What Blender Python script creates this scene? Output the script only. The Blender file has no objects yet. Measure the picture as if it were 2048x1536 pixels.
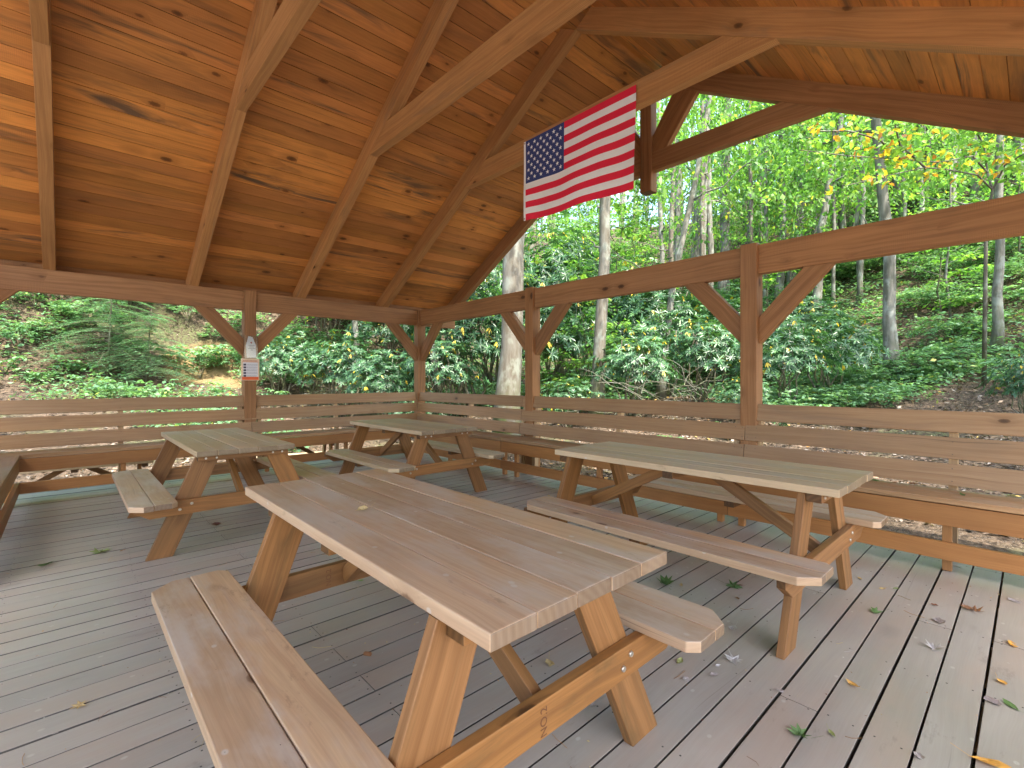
import bpy, math, random
import numpy as np
from mathutils import Vector, Matrix, noise as mnoise
R = math.radians
S = bpy.context.scene
COL = S.collection

# ------------------------------------------------------------------ camera, sky, sun, exposure
YAW = R(42.741)
CAMZ = 1.30
cam = bpy.data.objects.new('camera', bpy.data.cameras.new('camera'))
COL.objects.link(cam)
cam.location = (0, 0, CAMZ)
cam.rotation_euler = (R(90), 0, -YAW)
cam.data.sensor_width = 36.0
cam.data.lens = 964.2 / 2048 * 36.0
cam.data.shift_y = -9.1 / 2048
cam.data.clip_start = 0.05
cam.data.clip_end = 600
S.camera = cam

SUN_EL, SUN_AZ = 60.0, 196.0          # azimuth measured from +Y towards +X
W = bpy.data.worlds.new('World'); S.world = W; W.use_nodes = True
wn = W.node_tree
sky = wn.nodes.new('ShaderNodeTexSky'); sky.sky_type = 'NISHITA'; sky.sun_disc = False
sky.sun_elevation = R(SUN_EL); sky.sun_rotation = R(SUN_AZ)
sky.air_density = 1.0; sky.dust_density = 3.2; sky.ozone_density = 0.5
bg = wn.nodes['Background']; bg.inputs['Strength'].default_value = 0.15
wn.links.new(sky.outputs[0], bg.inputs['Color'])
sd = bpy.data.lights.new('sun', 'SUN'); sd.energy = 2.0; sd.angle = R(0.6); sd.color = (1, .93, .82)
so = bpy.data.objects.new('sun', sd); COL.objects.link(so)
sv = Vector((math.sin(R(SUN_AZ)) * math.cos(R(SUN_EL)), math.cos(R(SUN_AZ)) * math.cos(R(SUN_EL)), math.sin(R(SUN_EL))))
so.rotation_euler = sv.to_track_quat('Z', 'Y').to_euler(); so.location = (20, 20, 40)
S.view_settings.view_transform = 'Standard'; S.view_settings.look = 'None'
S.view_settings.gamma = 1; S.view_settings.exposure = 2.82
S.cycles.max_bounces = 10; S.cycles.diffuse_bounces = 6; S.cycles.glossy_bounces = 3
S.cycles.transmission_bounces = 4; S.cycles.transparent_max_bounces = 6
S.cycles.use_denoising = True; S.cycles.sample_clamp_indirect = 6.0
S.cycles.caustics_reflective = False; S.cycles.caustics_refractive = False

rnd = random.Random(7)
FPX = 964.2
def px_dir(px):
    """world heading (unit along the view axis) seen at photograph column px; used once to survey bearings"""
    r = (px - 1024) / FPX
    f = (math.sin(YAW), math.cos(YAW)); q = (math.cos(YAW), -math.sin(YAW))
    return f[0] + q[0] * r, f[1] + q[1] * r
def at(px, t):
    d = px_dir(px); return d[0] * t, d[1] * t
def onz(px, py, z):
    t = (CAMZ - z) * FPX / (py - 758.9); return at(px, t)

# ------------------------------------------------------------------ object helpers
def tagit(o, label=None, cat=None, group=None, kind=None):
    if label: o['label'] = label
    if cat: o['category'] = cat
    if group: o['group'] = group
    if kind: o['kind'] = kind
    return o
def empty(name, loc=(0, 0, 0), rz=0.0, **k):
    o = bpy.data.objects.new(name, None); COL.objects.link(o)
    o.location = loc; o.rotation_euler = (0, 0, rz); o.empty_display_size = .2
    return tagit(o, **k)
def copy_tree(o, parent=None):
    c = o.copy(); COL.objects.link(c); c.parent = parent
    for ch in list(o.children):
        copy_tree(ch, c)
    return c

class MB:
    """collects boards, prisms, tubes and leaves, then links them as ONE mesh object"""
    def __init__(s):
        s.v = []; s.f = []; s.uv = []; s.col = []; s.mi = []; s.sm = []
    def face(s, pts, uvs, col=(.5, .5, 0, 1), mi=0, smooth=False):
        b = len(s.v); s.v.extend(pts); s.f.append(tuple(range(b, b + len(pts))))
        s.uv.append(uvs); s.col.append(col); s.mi.append(mi); s.sm.append(smooth)
    def prism(s, o, ax, ay, poly, t, mi=0, r=None, tint=None):
        """poly in (ax, ay) metres, extruded t along ax x ay; grain runs along ax"""
        o = Vector(o); ax = Vector(ax).normalized(); ay = Vector(ay).normalized(); az = ax.cross(ay)
        ru, rv = (rnd.random() * 60, rnd.random() * 60) if r is None else r
        c = (rnd.random() if tint is None else tint, rnd.random(), 0, 1)
        n = len(poly); base = len(s.v)
        for k in (0, 1):
            for (a, b) in poly: s.v.append(tuple(o + ax * a + ay * b + az * (t * k)))
        area = sum(poly[i][0] * poly[(i + 1) % n][1] - poly[(i + 1) % n][0] * poly[i][1] for i in range(n))
        ids0 = list(range(n)); ids1 = list(range(n, 2 * n))
        if area > 0: ids0 = ids0[::-1]
        else: ids1 = ids1[::-1]
        for ids in (ids0, ids1):
            s.f.append(tuple(base + i for i in ids))
            s.uv.append([(poly[i % n][0] + ru, poly[i % n][1] + rv + (0 if i < n else .37)) for i in ids]); s.col.append(c); s.mi.append(mi); s.sm.append(False)
        for i in range(n):
            j = (i + 1) % n
            (a0, b0), (a1, b1) = poly[i], poly[j]
            ids = (i, j, j + n, i + n) if area > 0 else (j, i, i + n, j + n)
            s.f.append(tuple(base + q for q in ids))
            end = abs(b1 - b0) > 2.0 * abs(a1 - a0)
            w = []
            for q in ids:
                a, b = poly[q % n]; z = 0 if q < n else t
                w.append((b + ru, z + rv) if end else (a + ru, b * .3 + z + rv + .7))
            s.uv.append(w); s.col.append((c[0], c[1], 1 if end else 0, 1)); s.mi.append(mi); s.sm.append(False)
    def board(s, p0, p1, w, t, wdir, mi=0, tint=None):
        """box: centre line of its faces' middle from p0 to p1, width w along wdir, thickness t"""
        p0 = Vector(p0); p1 = Vector(p1); ax = (p1 - p0); L = ax.length; ax.normalize()
        ay = Vector(wdir); ay = (ay - ax * ay.dot(ax)).normalized(); az = ax.cross(ay)
        s.prism(p0 - ay * (w / 2) - az * (t / 2), ax, ay, [(0, 0), (L, 0), (L, w), (0, w)], t, mi, tint=tint)
    def box(s, a, b, grain=0, mi=0, tint=None):
        """axis-aligned box a..b with the grain along axis index"""
        ax = [Vector((1, 0, 0)), Vector((0, 1, 0)), Vector((0, 0, 1))]
        d = [b[i] - a[i] for i in range(3)]; g = grain; h = (g + 1) % 3; k = (g + 2) % 3
        s.prism(a, ax[g], ax[h], [(0, 0), (d[g], 0), (d[g], d[h]), (0, d[h])], d[k], mi, tint=tint)
    def tube(s, pts, rad, n=8, mi=0, col=(.5, .5, 0, 1), cap=True):
        pts = [Vector(p) for p in pts]; rings = []; L = 0; base = len(s.v)
        for i, p in enumerate(pts):
            d = (pts[min(i + 1, len(pts) - 1)] - pts[max(i - 1, 0)]).normalized()
            a = d.orthogonal().normalized() if i == 0 else (a - d * a.dot(d)).normalized()
            b = d.cross(a)
            if i: L += (p - pts[i - 1]).length
            for k in range(n):
                an = 2 * math.pi * k / n; s.v.append(tuple(p + (a * math.cos(an) + b * math.sin(an)) * rad[i]))
            rings.append(L)
        for i in range(len(pts) - 1):
            for k in range(n):
                k2 = (k + 1) % n
                s.f.append((base + i * n + k, base + i * n + k2, base + (i + 1) * n + k2, base + (i + 1) * n + k))
                c = 2 * math.pi * rad[0] / n
                s.uv.append([(rings[i], k * c), (rings[i], (k + 1) * c), (rings[i + 1], (k + 1) * c), (rings[i + 1], k * c)])
                s.col.append(col); s.mi.append(mi); s.sm.append(True)
        if cap:
            for q, rev in ((0, True), (len(pts) - 1, False)):
                ids = [base + q * n + k for k in range(n)]
                if rev: ids = ids[::-1]
                s.f.append(tuple(ids)); s.uv.append([(0, 0)] * n); s.col.append(col); s.mi.append(mi); s.sm.append(False)
    def mesh(s, name, mats):
        me = bpy.data.meshes.new(name)
        me.from_pydata([tuple(p) for p in s.v], [], s.f)
        uvl = me.uv_layers.new(name='UVMap')
        flat = [c for f in s.uv for p in f for c in p]
        uvl.data.foreach_set('uv', flat)
        ca = me.color_attributes.new('Board', 'FLOAT_COLOR', 'CORNER')
        cf = []
        for f, c in zip(s.f, s.col): cf.extend(list(c) * len(f))
        ca.data.foreach_set('color', cf)
        for m in (mats if isinstance(mats, (list, tuple)) else [mats]): me.materials.append(m)
        me.polygons.foreach_set('material_index', s.mi); me.polygons.foreach_set('use_smooth', s.sm)
        me.update(); return me
    def build(s, name, mats, parent=None, bevel=0.0, **k):
        o = bpy.data.objects.new(name, s.mesh(name, mats)); COL.objects.link(o); o.parent = parent
        if bevel:
            m = o.modifiers.new('edge', 'BEVEL'); m.width = bevel; m.segments = 2; m.limit_method = 'ANGLE'; m.angle_limit = R(35)
            m.use_clamp_overlap = True
        return tagit(o, **k)

# ------------------------------------------------------------------ materials
def newmat(name):
    m = bpy.data.materials.new(name); m.use_nodes = True
    nt = m.node_tree; b = nt.nodes['Principled BSDF']
    return m, nt, b
class NT:
    def __init__(s, nt): s.nt = nt
    def n(s, t, **k):
        x = s.nt.nodes.new(t)
        for a, b in k.items():
            if a.startswith('i_'): x.inputs[a[2:].replace('_', ' ')].default_value = b
            else: setattr(x, a, b)
        return x
    def l(s, a, b): s.nt.links.new(a, b)
    def math(s, op, a, b=None, c=None, clamp=False):
        x = s.nt.nodes.new('ShaderNodeMath'); x.operation = op; x.use_clamp = clamp
        for i, q in enumerate((a, b, c)):
            if q is None: continue
            if isinstance(q, (int, float)): x.inputs[i].default_value = q
            else: s.l(q, x.inputs[i])
        return x.outputs[0]
    def vec(s, v, sc, add=(0, 0, 0)):
        x = s.nt.nodes.new('ShaderNodeVectorMath'); x.operation = 'MULTIPLY_ADD'; s.l(v, x.inputs[0]); x.inputs[1].default_value = sc; x.inputs[2].default_value = add
        return x.outputs[0]
    def noise(s, v, scale=1, detail=3, rough=.5, dist=0):
        x = s.nt.nodes.new('ShaderNodeTexNoise'); s.l(v, x.inputs['Vector'])
        x.inputs['Scale'].default_value = scale; x.inputs['Detail'].default_value = detail; x.inputs['Roughness'].default_value = rough; x.inputs['Distortion'].default_value = dist
        return x.outputs['Fac']
    def ramp(s, f, a, b, va=0.0, vb=1.0):
        x = s.nt.nodes.new('ShaderNodeMapRange'); s.l(f, x.inputs[0]); x.interpolation_type = 'SMOOTHSTEP'
        x.inputs[1].default_value = a; x.inputs[2].default_value = b; x.inputs[3].default_value = va; x.inputs[4].default_value = vb
        return x.outputs[0]
    def mix(s, f, a, b, mode='MIX'):
        x = s.nt.nodes.new('ShaderNodeMix'); x.data_type = 'RGBA'; x.blend_type = mode
        for sock, q in ((x.inputs['Factor'], f), (x.inputs[6], a), (x.inputs[7], b)):
            if isinstance(q, (int, float)): sock.default_value = q
            elif isinstance(q, tuple): sock.default_value = (*q, 1)
            else: s.l(q, sock)
        return x.outputs[2]

def wood(name, c1, c2, dark, stain=.4, stainc=None, knots=.6, rough=.6, grain=.5, fine=.35, bump=.25, tv=.25, scuff=None, spec=.35, saw=0.0, stv=6.5, ks=1.0, stu=.8, crack=0.0, sidedark=0.0, specks=0.0):
    m, nt, b = newmat(name); N = NT(nt)
    uv = N.n('ShaderNodeUVMap').outputs[0]
    at_ = N.n('ShaderNodeVertexColor', layer_name='Board'); sep = N.n('ShaderNodeSeparateColor'); N.l(at_.outputs[0], sep.inputs[0])
    r1, r2, end = sep.outputs[0], sep.outputs[1], sep.outputs[2]
    # knots pull the grain around them
    kv = N.vec(uv, (3.9, 7.5, 1)); vo = N.n('ShaderNodeTexVoronoi', feature='F1'); N.l(kv, vo.inputs['Vector']); vo.inputs['Scale'].default_value = 1; vo.inputs['Randomness'].default_value = 1
    sc = N.n('ShaderNodeSeparateColor'); N.l(vo.outputs['Color'], sc.inputs[0])
    keep = N.math('GREATER_THAN', sc.outputs[0], 1 - knots * .36)
    size = N.math('MULTIPLY_ADD', sc.outputs[1], .12 * ks, .06 * ks)
    kd = N.math('DIVIDE', vo.outputs['Distance'], size)
    kwob = N.noise(uv, 60, 2, .5)
    kd2 = N.math('ADD', kd, N.math('MULTIPLY_ADD', kwob, .5, -.25))
    kn = N.math('MULTIPLY', N.ramp(kd2, .75, 1.15, 1, 0), keep)
    halo = N.math('MULTIPLY', N.ramp(kd, .9, 3.2, 1, 0), keep)
    warp = N.noise(N.vec(uv, (.9, 3.2, 1)), 1, 2, .5)
    comb = N.n('ShaderNodeCombineXYZ'); su = N.n('ShaderNodeSeparateXYZ'); N.l(uv, su.inputs[0])
    vv = N.math('ADD', su.outputs[1], N.math('MULTIPLY_ADD', warp, .11, 0))
    vv = N.math('ADD', vv, N.math('MULTIPLY', halo, .018))
    N.l(N.math('MULTIPLY', su.outputs[0], 1.0), comb.inputs[0]); N.l(vv, comb.inputs[1]); guv = comb.outputs[0]
    g1 = N.noise(N.vec(guv, (.8, 38, 1)), 1, 3, .6)
    g2 = N.noise(N.vec(guv, (5, 190, 1)), 1, 2, .6)
    gs = N.ramp(g1, .34, .68)
    # end grain rings
    rv = N.n('ShaderNodeVectorMath', operation='LENGTH'); fr = N.n('ShaderNodeVectorMath', operation='FRACTION'); N.l(N.vec(uv, (3.1, 3.1, 0)), fr.inputs[0]); N.l(fr.outputs[0], rv.inputs[0])
    rings = N.math('MULTIPLY_ADD', N.math('SINE', N.math('MULTIPLY', rv.outputs['Value'], 85)), .5, .5)
    gmix = N.n('ShaderNodeMix'); N.l(end, gmix.inputs[0]); N.l(gs, gmix.inputs[2]); N.l(rings, gmix.inputs[3])
    gf = gmix.outputs[0]
    col = N.mix(r2, c1, c2)
    col = N.mix(N.math('MULTIPLY', gf, grain), col, dark)
    st = N.noise(N.vec(guv, (stu, stv, 1), (9, 3, 0)), 1, 5, .66, .6)
    sb = N.math('MULTIPLY', N.ramp(st, .60 - .12 * stain, .70, 0, 1), N.math('MULTIPLY_ADD', r1, .9 * stain, .35 * stain), clamp=True)
    col = N.mix(sb, col, stainc or tuple(x * .6 for x in dark))
    # broad mottling
    mo = N.noise(N.vec(uv, (1.7, 4, 1), (3, 8, 0)), 1, 3, .55)
    val = N.math('MULTIPLY', N.math('MULTIPLY_ADD', mo, .5, .75), N.math('MULTIPLY_ADD', r1, tv * 2, 1 - tv))
    val = N.math('MULTIPLY', val, N.math('MULTIPLY_ADD', g2, fine, 1 - fine * .5))
    if saw:
        sw = N.n('ShaderNodeTexWave', wave_type='BANDS', bands_direction='X'); N.l(N.vec(uv, (1, .32, 1)), sw.inputs['Vector']); sw.inputs['Scale'].default_value = 26; sw.inputs['Distortion'].default_value = 3; sw.inputs['Detail'].default_value = 2
        swm = N.math('MULTIPLY', N.math('SUBTRACT', sw.outputs['Fac'], .5), N.ramp(N.noise(N.vec(uv, (1.2, 3, 1), (5, 1, 0))), .45, .65))
        val = N.math('MULTIPLY', val, N.math('MULTIPLY_ADD', swm, saw, 1))
    val = N.math('MULTIPLY', val, N.math('MULTIPLY_ADD', end, -.58, 1))
    hs = N.n('ShaderNodeVectorMath', operation='SCALE'); N.l(col, hs.inputs[0]); N.l(val, hs.inputs['Scale'])
    col = hs.outputs[0]
    if scuff:
        sf = N.noise(N.vec(uv, (1.3, 3.5, 1), (30, 4, 0)), 1, 5, .65)
        ge = N.n('ShaderNodeNewGeometry'); gz = N.n('ShaderNodeSeparateXYZ'); N.l(ge.outputs['Normal'], gz.inputs[0])
        upf = N.ramp(gz.outputs[2], .3, .8, .12, 1)
        col = N.mix(N.math('MULTIPLY', N.math('MULTIPLY', N.ramp(sf, .42, .66), scuff[1]), upf), col, scuff[0])
    col = N.mix(N.math('MULTIPLY', halo, .35), col, tuple(x * .75 for x in dark))
    kc = N.mix(N.ramp(kd2, .2, .9), tuple(x * .25 for x in dark), tuple(x * .55 for x in dark))
    col = N.mix(N.math('MULTIPLY', kn, .9), col, kc)
    if crack:
        ck = N.noise(N.vec(guv, (.45, 52, 1), (17, 2, 0)), 1, 2, .5); ckm = N.math('MULTIPLY', N.ramp(ck, .235, .29, 1, 0), N.math('SUBTRACT', 1, end))
        col = N.mix(N.math('MULTIPLY', ckm, crack), col, tuple(x * .2 for x in dark))
    if specks:
        vs_ = N.n('ShaderNodeTexVoronoi', feature='F1'); N.l(N.vec(uv, (16, 22, 1)), vs_.inputs['Vector']); vs_.inputs['Scale'].default_value = 1
        s2 = N.n('ShaderNodeSeparateColor'); N.l(vs_.outputs['Color'], s2.inputs[0])
        dk = N.math('MULTIPLY', N.math('LESS_THAN', vs_.outputs['Distance'], N.math('MULTIPLY_ADD', s2.outputs[1], .07, .02)), N.math('GREATER_THAN', s2.outputs[0], .93))
        lt_ = N.math('MULTIPLY', N.ramp(vs_.outputs['Distance'], .10, .22, 1, 0), N.math('GREATER_THAN', s2.outputs[2], .965))
        sn = N.noise(N.vec(uv, (2.2, 6, 1), (41, 7, 0)), 1, 6, .75)
        col = N.mix(N.math('MULTIPLY', N.ramp(sn, .60, .68), specks * .35), col, tuple(x * .45 for x in dark))
        col = N.mix(N.math('MULTIPLY', dk, specks), col, tuple(x * .18 for x in dark))
        col = N.mix(N.math('MULTIPLY', lt_, specks * .5), col, (.55, .53, .48))
    if sidedark:  # gap shade and grime painted dark onto the boards' side faces
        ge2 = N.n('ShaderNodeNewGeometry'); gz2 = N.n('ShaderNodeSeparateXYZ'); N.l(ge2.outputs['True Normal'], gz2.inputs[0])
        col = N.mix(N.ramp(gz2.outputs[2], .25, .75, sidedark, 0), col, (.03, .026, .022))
    N.l(col, b.inputs['Base Color'])
    rr = N.math('MULTIPLY_ADD', mo, .25, rough - .12); N.l(rr, b.inputs['Roughness'])
    b.inputs['Specular IOR Level'].default_value = spec
    bp = N.n('ShaderNodeBump'); bp.inputs['Strength'].default_value = bump; bp.inputs['Distance'].default_value = .002
    N.l(N.math('ADD', N.math('MULTIPLY', g1, .8), N.math('MULTIPLY', g2, .5)), bp.inputs['Height']); N.l(bp.outputs[0], b.inputs['Normal'])
    return m

M = {}
M['table'] = wood('table_wood', (.49, .325, .185), (.46, .32, .205), (.30, .165, .09), stain=.6, stainc=(.33, .25, .21), knots=.5, rough=.44, grain=.40, bump=.15, scuff=((.49, .42, .35), .85), tv=.13, spec=.4, crack=.45, specks=1.0)
M['table_grey'] = wood('weathered_table_wood', (.45, .33, .19), (.46, .34, .21), (.32, .21, .11), stain=.3, stainc=(.38, .34, .26), knots=.22, rough=.48, grain=.22, bump=.15, scuff=((.45, .385, .30), .8), tv=.13, spec=.4, crack=.4, specks=1.0)
M['leg'] = wood('stained_leg_wood', (.29, .13, .036), (.26, .125, .046), (.13, .052, .014), stain=.7, stainc=(.10, .06, .022), knots=.5, rough=.5, grain=.6, bump=.25, tv=.16, crack=.5)
M['bench'] = wood('bench_wood', (.37, .215, .10), (.345, .215, .11), (.22, .11, .045), stain=.5, stainc=(.2, .13, .08), knots=.22, rough=.5, grain=.45, tv=.12, scuff=((.38, .31, .23), .55), crack=.4)
M['apron'] = wood('apron_wood', (.36, .16, .048), (.35, .17, .06), (.23, .09, .025), stain=.3, knots=.2, rough=.5, grain=.35, tv=.12)
M['timber'] = wood('timber', (.37, .175, .068), (.335, .17, .075), (.185, .08, .028), stain=.5, stainc=(.13, .075, .04), knots=.42, rough=.65, grain=.55, bump=.35, tv=.14, saw=.22, crack=.75, ks=1.2)
M['rafter'] = wood('rafter_wood', (.47, .23, .082), (.44, .225, .09), (.26, .11, .038), stain=.5, stainc=(.22, .15, .09), knots=.3, rough=.65, grain=.45, bump=.35, tv=.14, saw=.2, crack=.6)
M['ceiling'] = wood('ceiling_boards', (.60, .255, .062), (.51, .21, .062), (.32, .12, .035), stain=1.0, stainc=(.12, .07, .04), knots=.95, rough=.5, grain=.34, bump=.2, tv=.26, saw=.12, stv=5.5, stu=.55, ks=1.4)
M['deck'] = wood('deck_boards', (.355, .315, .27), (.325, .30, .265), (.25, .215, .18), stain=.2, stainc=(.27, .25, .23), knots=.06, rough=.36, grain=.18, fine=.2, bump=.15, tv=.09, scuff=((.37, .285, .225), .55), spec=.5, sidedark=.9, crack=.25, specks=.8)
M['frame'] = wood('frame_wood', (.52, .33, .17), (.48, .32, .18), (.3, .17, .08), stain=.3, knots=.2, rough=.6, grain=.4, tv=.12)

def plain(name, c, rough=.6, metal=0.0, spec=.4, var=.15, scale=20):
    m, nt, b = newmat(name); N = NT(nt)
    tc = N.n('ShaderNodeTexCoord').outputs['Object']; f = N.noise(tc, scale, 3)
    N.l(N.mix(f, tuple(x * (1 - var) for x in c), tuple(min(1, x * (1 + var)) for x in c)), b.inputs['Base Color'])
    b.inputs['Roughness'].default_value = rough; b.inputs['Metallic'].default_value = metal; b.inputs['Specular IOR Level'].default_value = spec
    return m
M['nail'] = plain('nail_steel', (.09, .08, .075), .5, .6)
M['bolt'] = plain('bolt_steel', (.55, .5, .42), .4, .9)
M['shingle'] = plain('roof_shingles', (.07, .065, .06), .9, scale=9, var=.4)
M['red'] = plain('flag_red', (.80, .02, .06), .75, var=.05)
M['white'] = plain('flag_white', (.86, .88, .90), .8, var=.03)
M['blue'] = plain('flag_blue', (.04, .06, .21), .8, var=.06)
M['paper'] = plain('paper', (.78, .78, .80), .6, var=.03)
M['cream'] = plain('poster_cream', (.80, .62, .42), .6, var=.05)
M['orange'] = plain('poster_orange', (.75, .13, .035), .55, var=.05)
M['ink'] = plain('ink', (.07, .06, .09), .7)
M['inkred'] = plain('ink_red', (.45, .06, .06), .7)
M['greytext'] = plain('print_grey', (.30, .30, .36), .7)
M['stamp'] = plain('stamp_ink', (.14, .06, .025), .8)

def clearmat():
    m, nt, b = newmat('clear_plastic'); tr = nt.nodes.new('ShaderNodeBsdfTransparent'); tr.inputs[0].default_value = (.93, .95, .95, 1)
    gl = nt.nodes.new('ShaderNodeBsdfGlossy'); gl.inputs['Roughness'].default_value = .12
    ms = nt.nodes.new('ShaderNodeMixShader'); ms.inputs[0].default_value = .10
    nt.links.new(tr.outputs[0], ms.inputs[1]); nt.links.new(gl.outputs[0], ms.inputs[2]); nt.links.new(ms.outputs[0], nt.nodes['Material Output'].inputs[0])
    return m
M['clear'] = clearmat()

def leafmat(name, stops, rough=.45, trans=.35, spec=.4, back=None):
    """colour picked per leaf by the Board attribute's first channel from the stops"""
    m, nt, b = newmat(name); N = NT(nt)
    at_ = N.n('ShaderNodeVertexColor', layer_name='Board'); sep = N.n('ShaderNodeSeparateColor'); N.l(at_.outputs[0], sep.inputs[0])
    cr = N.n('ShaderNodeValToRGB'); e = cr.color_ramp.elements
    while len(e) < len(stops): e.new(.5)
    for i, (p, c) in enumerate(stops): e[i].position = p; e[i].color = (*c, 1)
    N.l(sep.outputs[0], cr.inputs[0])
    v = N.math('MULTIPLY_ADD', sep.outputs[1], .6, .7)
    sc = N.n('ShaderNodeVectorMath', operation='SCALE'); N.l(cr.outputs[0], sc.inputs[0]); N.l(v, sc.inputs['Scale'])
    N.l(sc.outputs[0], b.inputs['Base Color']); b.inputs['Roughness'].default_value = rough; b.inputs['Specular IOR Level'].default_value = spec
    tr = N.n('ShaderNodeBsdfTranslucent')
    tc = N.n('ShaderNodeVectorMath', operation='MULTIPLY'); N.l(sc.outputs[0], tc.inputs[0]); tc.inputs[1].default_value = (1.7, 1.8, .8); N.l(tc.outputs[0], tr.inputs['Color'])
    ms = N.n('ShaderNodeMixShader'); ms.inputs[0].default_value = trans
    N.l(b.outputs[0], ms.inputs[1]); N.l(tr.outputs[0], ms.inputs[2]); N.l(ms.outputs[0], nt.nodes['Material Output'].inputs[0])
    return m
M['rhodo'] = leafmat('rhododendron_leaf', [(0, (.030, .085, .040)), (.45, (.055, .14, .062)), (.82, (.10, .21, .075)), (.90, (.55, .42, .03)), (1, (.62, .45, .05))], rough=.33, trans=.22, spec=.55)
M['bright'] = leafmat('woodland_leaf', [(0, (.06, .155, .045)), (.5, (.11, .245, .06)), (.9, (.20, .33, .07)), (1, (.45, .40, .07))], rough=.5, trans=.5)
M['autumn'] = leafmat('turning_leaf', [(0, (.10, .24, .05)), (.55, (.24, .36, .06)), (.75, (.60, .42, .05)), (.9, (.50, .22, .04)), (1, (.22, .09, .03))], rough=.5, trans=.45)
M['herb'] = leafmat('groundcover_leaf', [(0, (.06, .14, .075)), (.5, (.115, .24, .12)), (.9, (.20, .34, .17)), (1, (.42, .40, .12))], rough=.45, trans=.35)
M['litter'] = leafmat('litter_leaf', [(0, (.04, .027, .019)), (.35, (.095, .063, .04)), (.6, (.18, .13, .095)), (.8, (.28, .25, .22)), (.93, (.36, .19, .07)), (1, (.48, .36, .09))], rough=.7, trans=.1, spec=.3)
M['needle'] = leafmat('hemlock_needles', [(0, (.07, .17, .10)), (1, (.16, .31, .18))], rough=.5, trans=.25)
M['fallen'] = leafmat('fallen_leaf', [(0, (.045, .10, .03)), (.2, (.16, .26, .08)), (.4, (.46, .35, .18)), (.55, (.60, .30, .05)), (.7, (.25, .12, .06)), (.85, (.12, .035, .025)), (1, (.42, .40, .40))], rough=.55, trans=.15)

def barkmat(name, c1, c2, lich, moss=.3):
    m, nt, b = newmat(name); N = NT(nt)
    tc = N.n('ShaderNodeTexCoord').outputs['Object']
    f = N.noise(N.vec(tc, (9, 9, 1.6)), 1, 5, .65); c = N.mix(N.ramp(f, .35, .65), c1, c2)
    l = N.noise(N.vec(tc, (4, 4, 2.5), (7, 7, 7)), 1, 4, .6); c = N.mix(N.math('MULTIPLY', N.ramp(l, .5, .66), .75), c, lich)
    sx = N.n('ShaderNodeSeparateXYZ'); N.l(tc, sx.inputs[0])
    mm = N.math('MULTIPLY', N.ramp(sx.outputs[2], .1, 1.8, 1, 0), N.ramp(N.noise(tc, 5, 3), .38, .6))
    c = N.mix(N.math('MULTIPLY', mm, moss), c, (.09, .12, .02))
    N.l(c, b.inputs['Base Color']); b.inputs['Roughness'].default_value = .85
    bp = N.n('ShaderNodeBump'); bp.inputs['Strength'].default_value = .6; bp.inputs['Distance'].default_value = .02; N.l(f, bp.inputs['Height']); N.l(bp.outputs[0], b.inputs['Normal'])
    return m
M['bark'] = barkmat('grey_bark', (.085, .08, .06), (.18, .17, .145), (.25, .265, .235), .5)
M['barkmoss'] = barkmat('mossy_bark', (.10, .085, .06), (.15, .14, .115), (.22, .24, .20), 1.0)
M['barkdark'] = barkmat('dark_bark', (.06, .05, .035), (.13, .11, .08), (.24, .26, .20), .6)

def groundmat():
    m, nt, b = newmat('forest_ground'); N = NT(nt)
    tc = N.n('ShaderNodeTexCoord').outputs['Object']
    f1 = N.noise(tc, 14, 5, .7); f2 = N.noise(tc, 60, 3, .7); f3 = N.noise(tc, .45, 4, .6)
    c = N.mix(N.ramp(f1, .38, .62), (.035, .025, .017), (.12, .085, .058))
    c = N.mix(N.ramp(f2, .55, .7), c, (.21, .18, .15))
    c = N.mix(N.math('MULTIPLY', N.math('MULTIPLY', N.ramp(f3, .5, .64), N.ramp(f1, .4, .6)), .6), c, (.06, .10, .03))
    # ochre clay scar low on the cut bank behind the pavilion
    def blob(x, y, rx, ry, src):
        v = N.n('ShaderNodeVectorMath', operation='MULTIPLY_ADD'); N.l(tc, v.inputs[0]); v.inputs[1].default_value = (1 / rx, 1 / ry, 0); v.inputs[2].default_value = (-x / rx, -y / ry, 0)
        ln = N.n('ShaderNodeVectorMath', operation='LENGTH'); N.l(v.outputs[0], ln.inputs[0])
        d = N.math('ADD', ln.outputs['Value'], N.math('MULTIPLY_ADD', N.noise(tc, 1.4, 4, .6), 1.1, -.55))
        return N.ramp(d, .75, 1.05, 1, 0)
    cl = N.mix(N.noise(tc, 7, 5, .7), (.12, .085, .045), (.28, .20, .095))
    c = N.mix(N.math('MULTIPLY', blob(3.7, 18.1, 1.7, .9, None), .92), c, cl)
    N.l(c, b.inputs['Base Color']); b.inputs['Roughness'].default_value = .95; b.inputs['Specular IOR Level'].default_value = .15
    bp = N.n('ShaderNodeBump'); bp.inputs['Strength'].default_value = .8; bp.inputs['Distance'].default_value = .05; N.l(f1, bp.inputs['Height']); N.l(bp.outputs[0], b.inputs['Normal'])
    return m
M['ground'] = groundmat()
M['bounce_gravel'] = plain('pale_bounce_gravel', (.30, .285, .26), .9, var=.35, scale=25)  # unseen pale ground behind the camera, added to bounce light onto the ceiling

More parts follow.
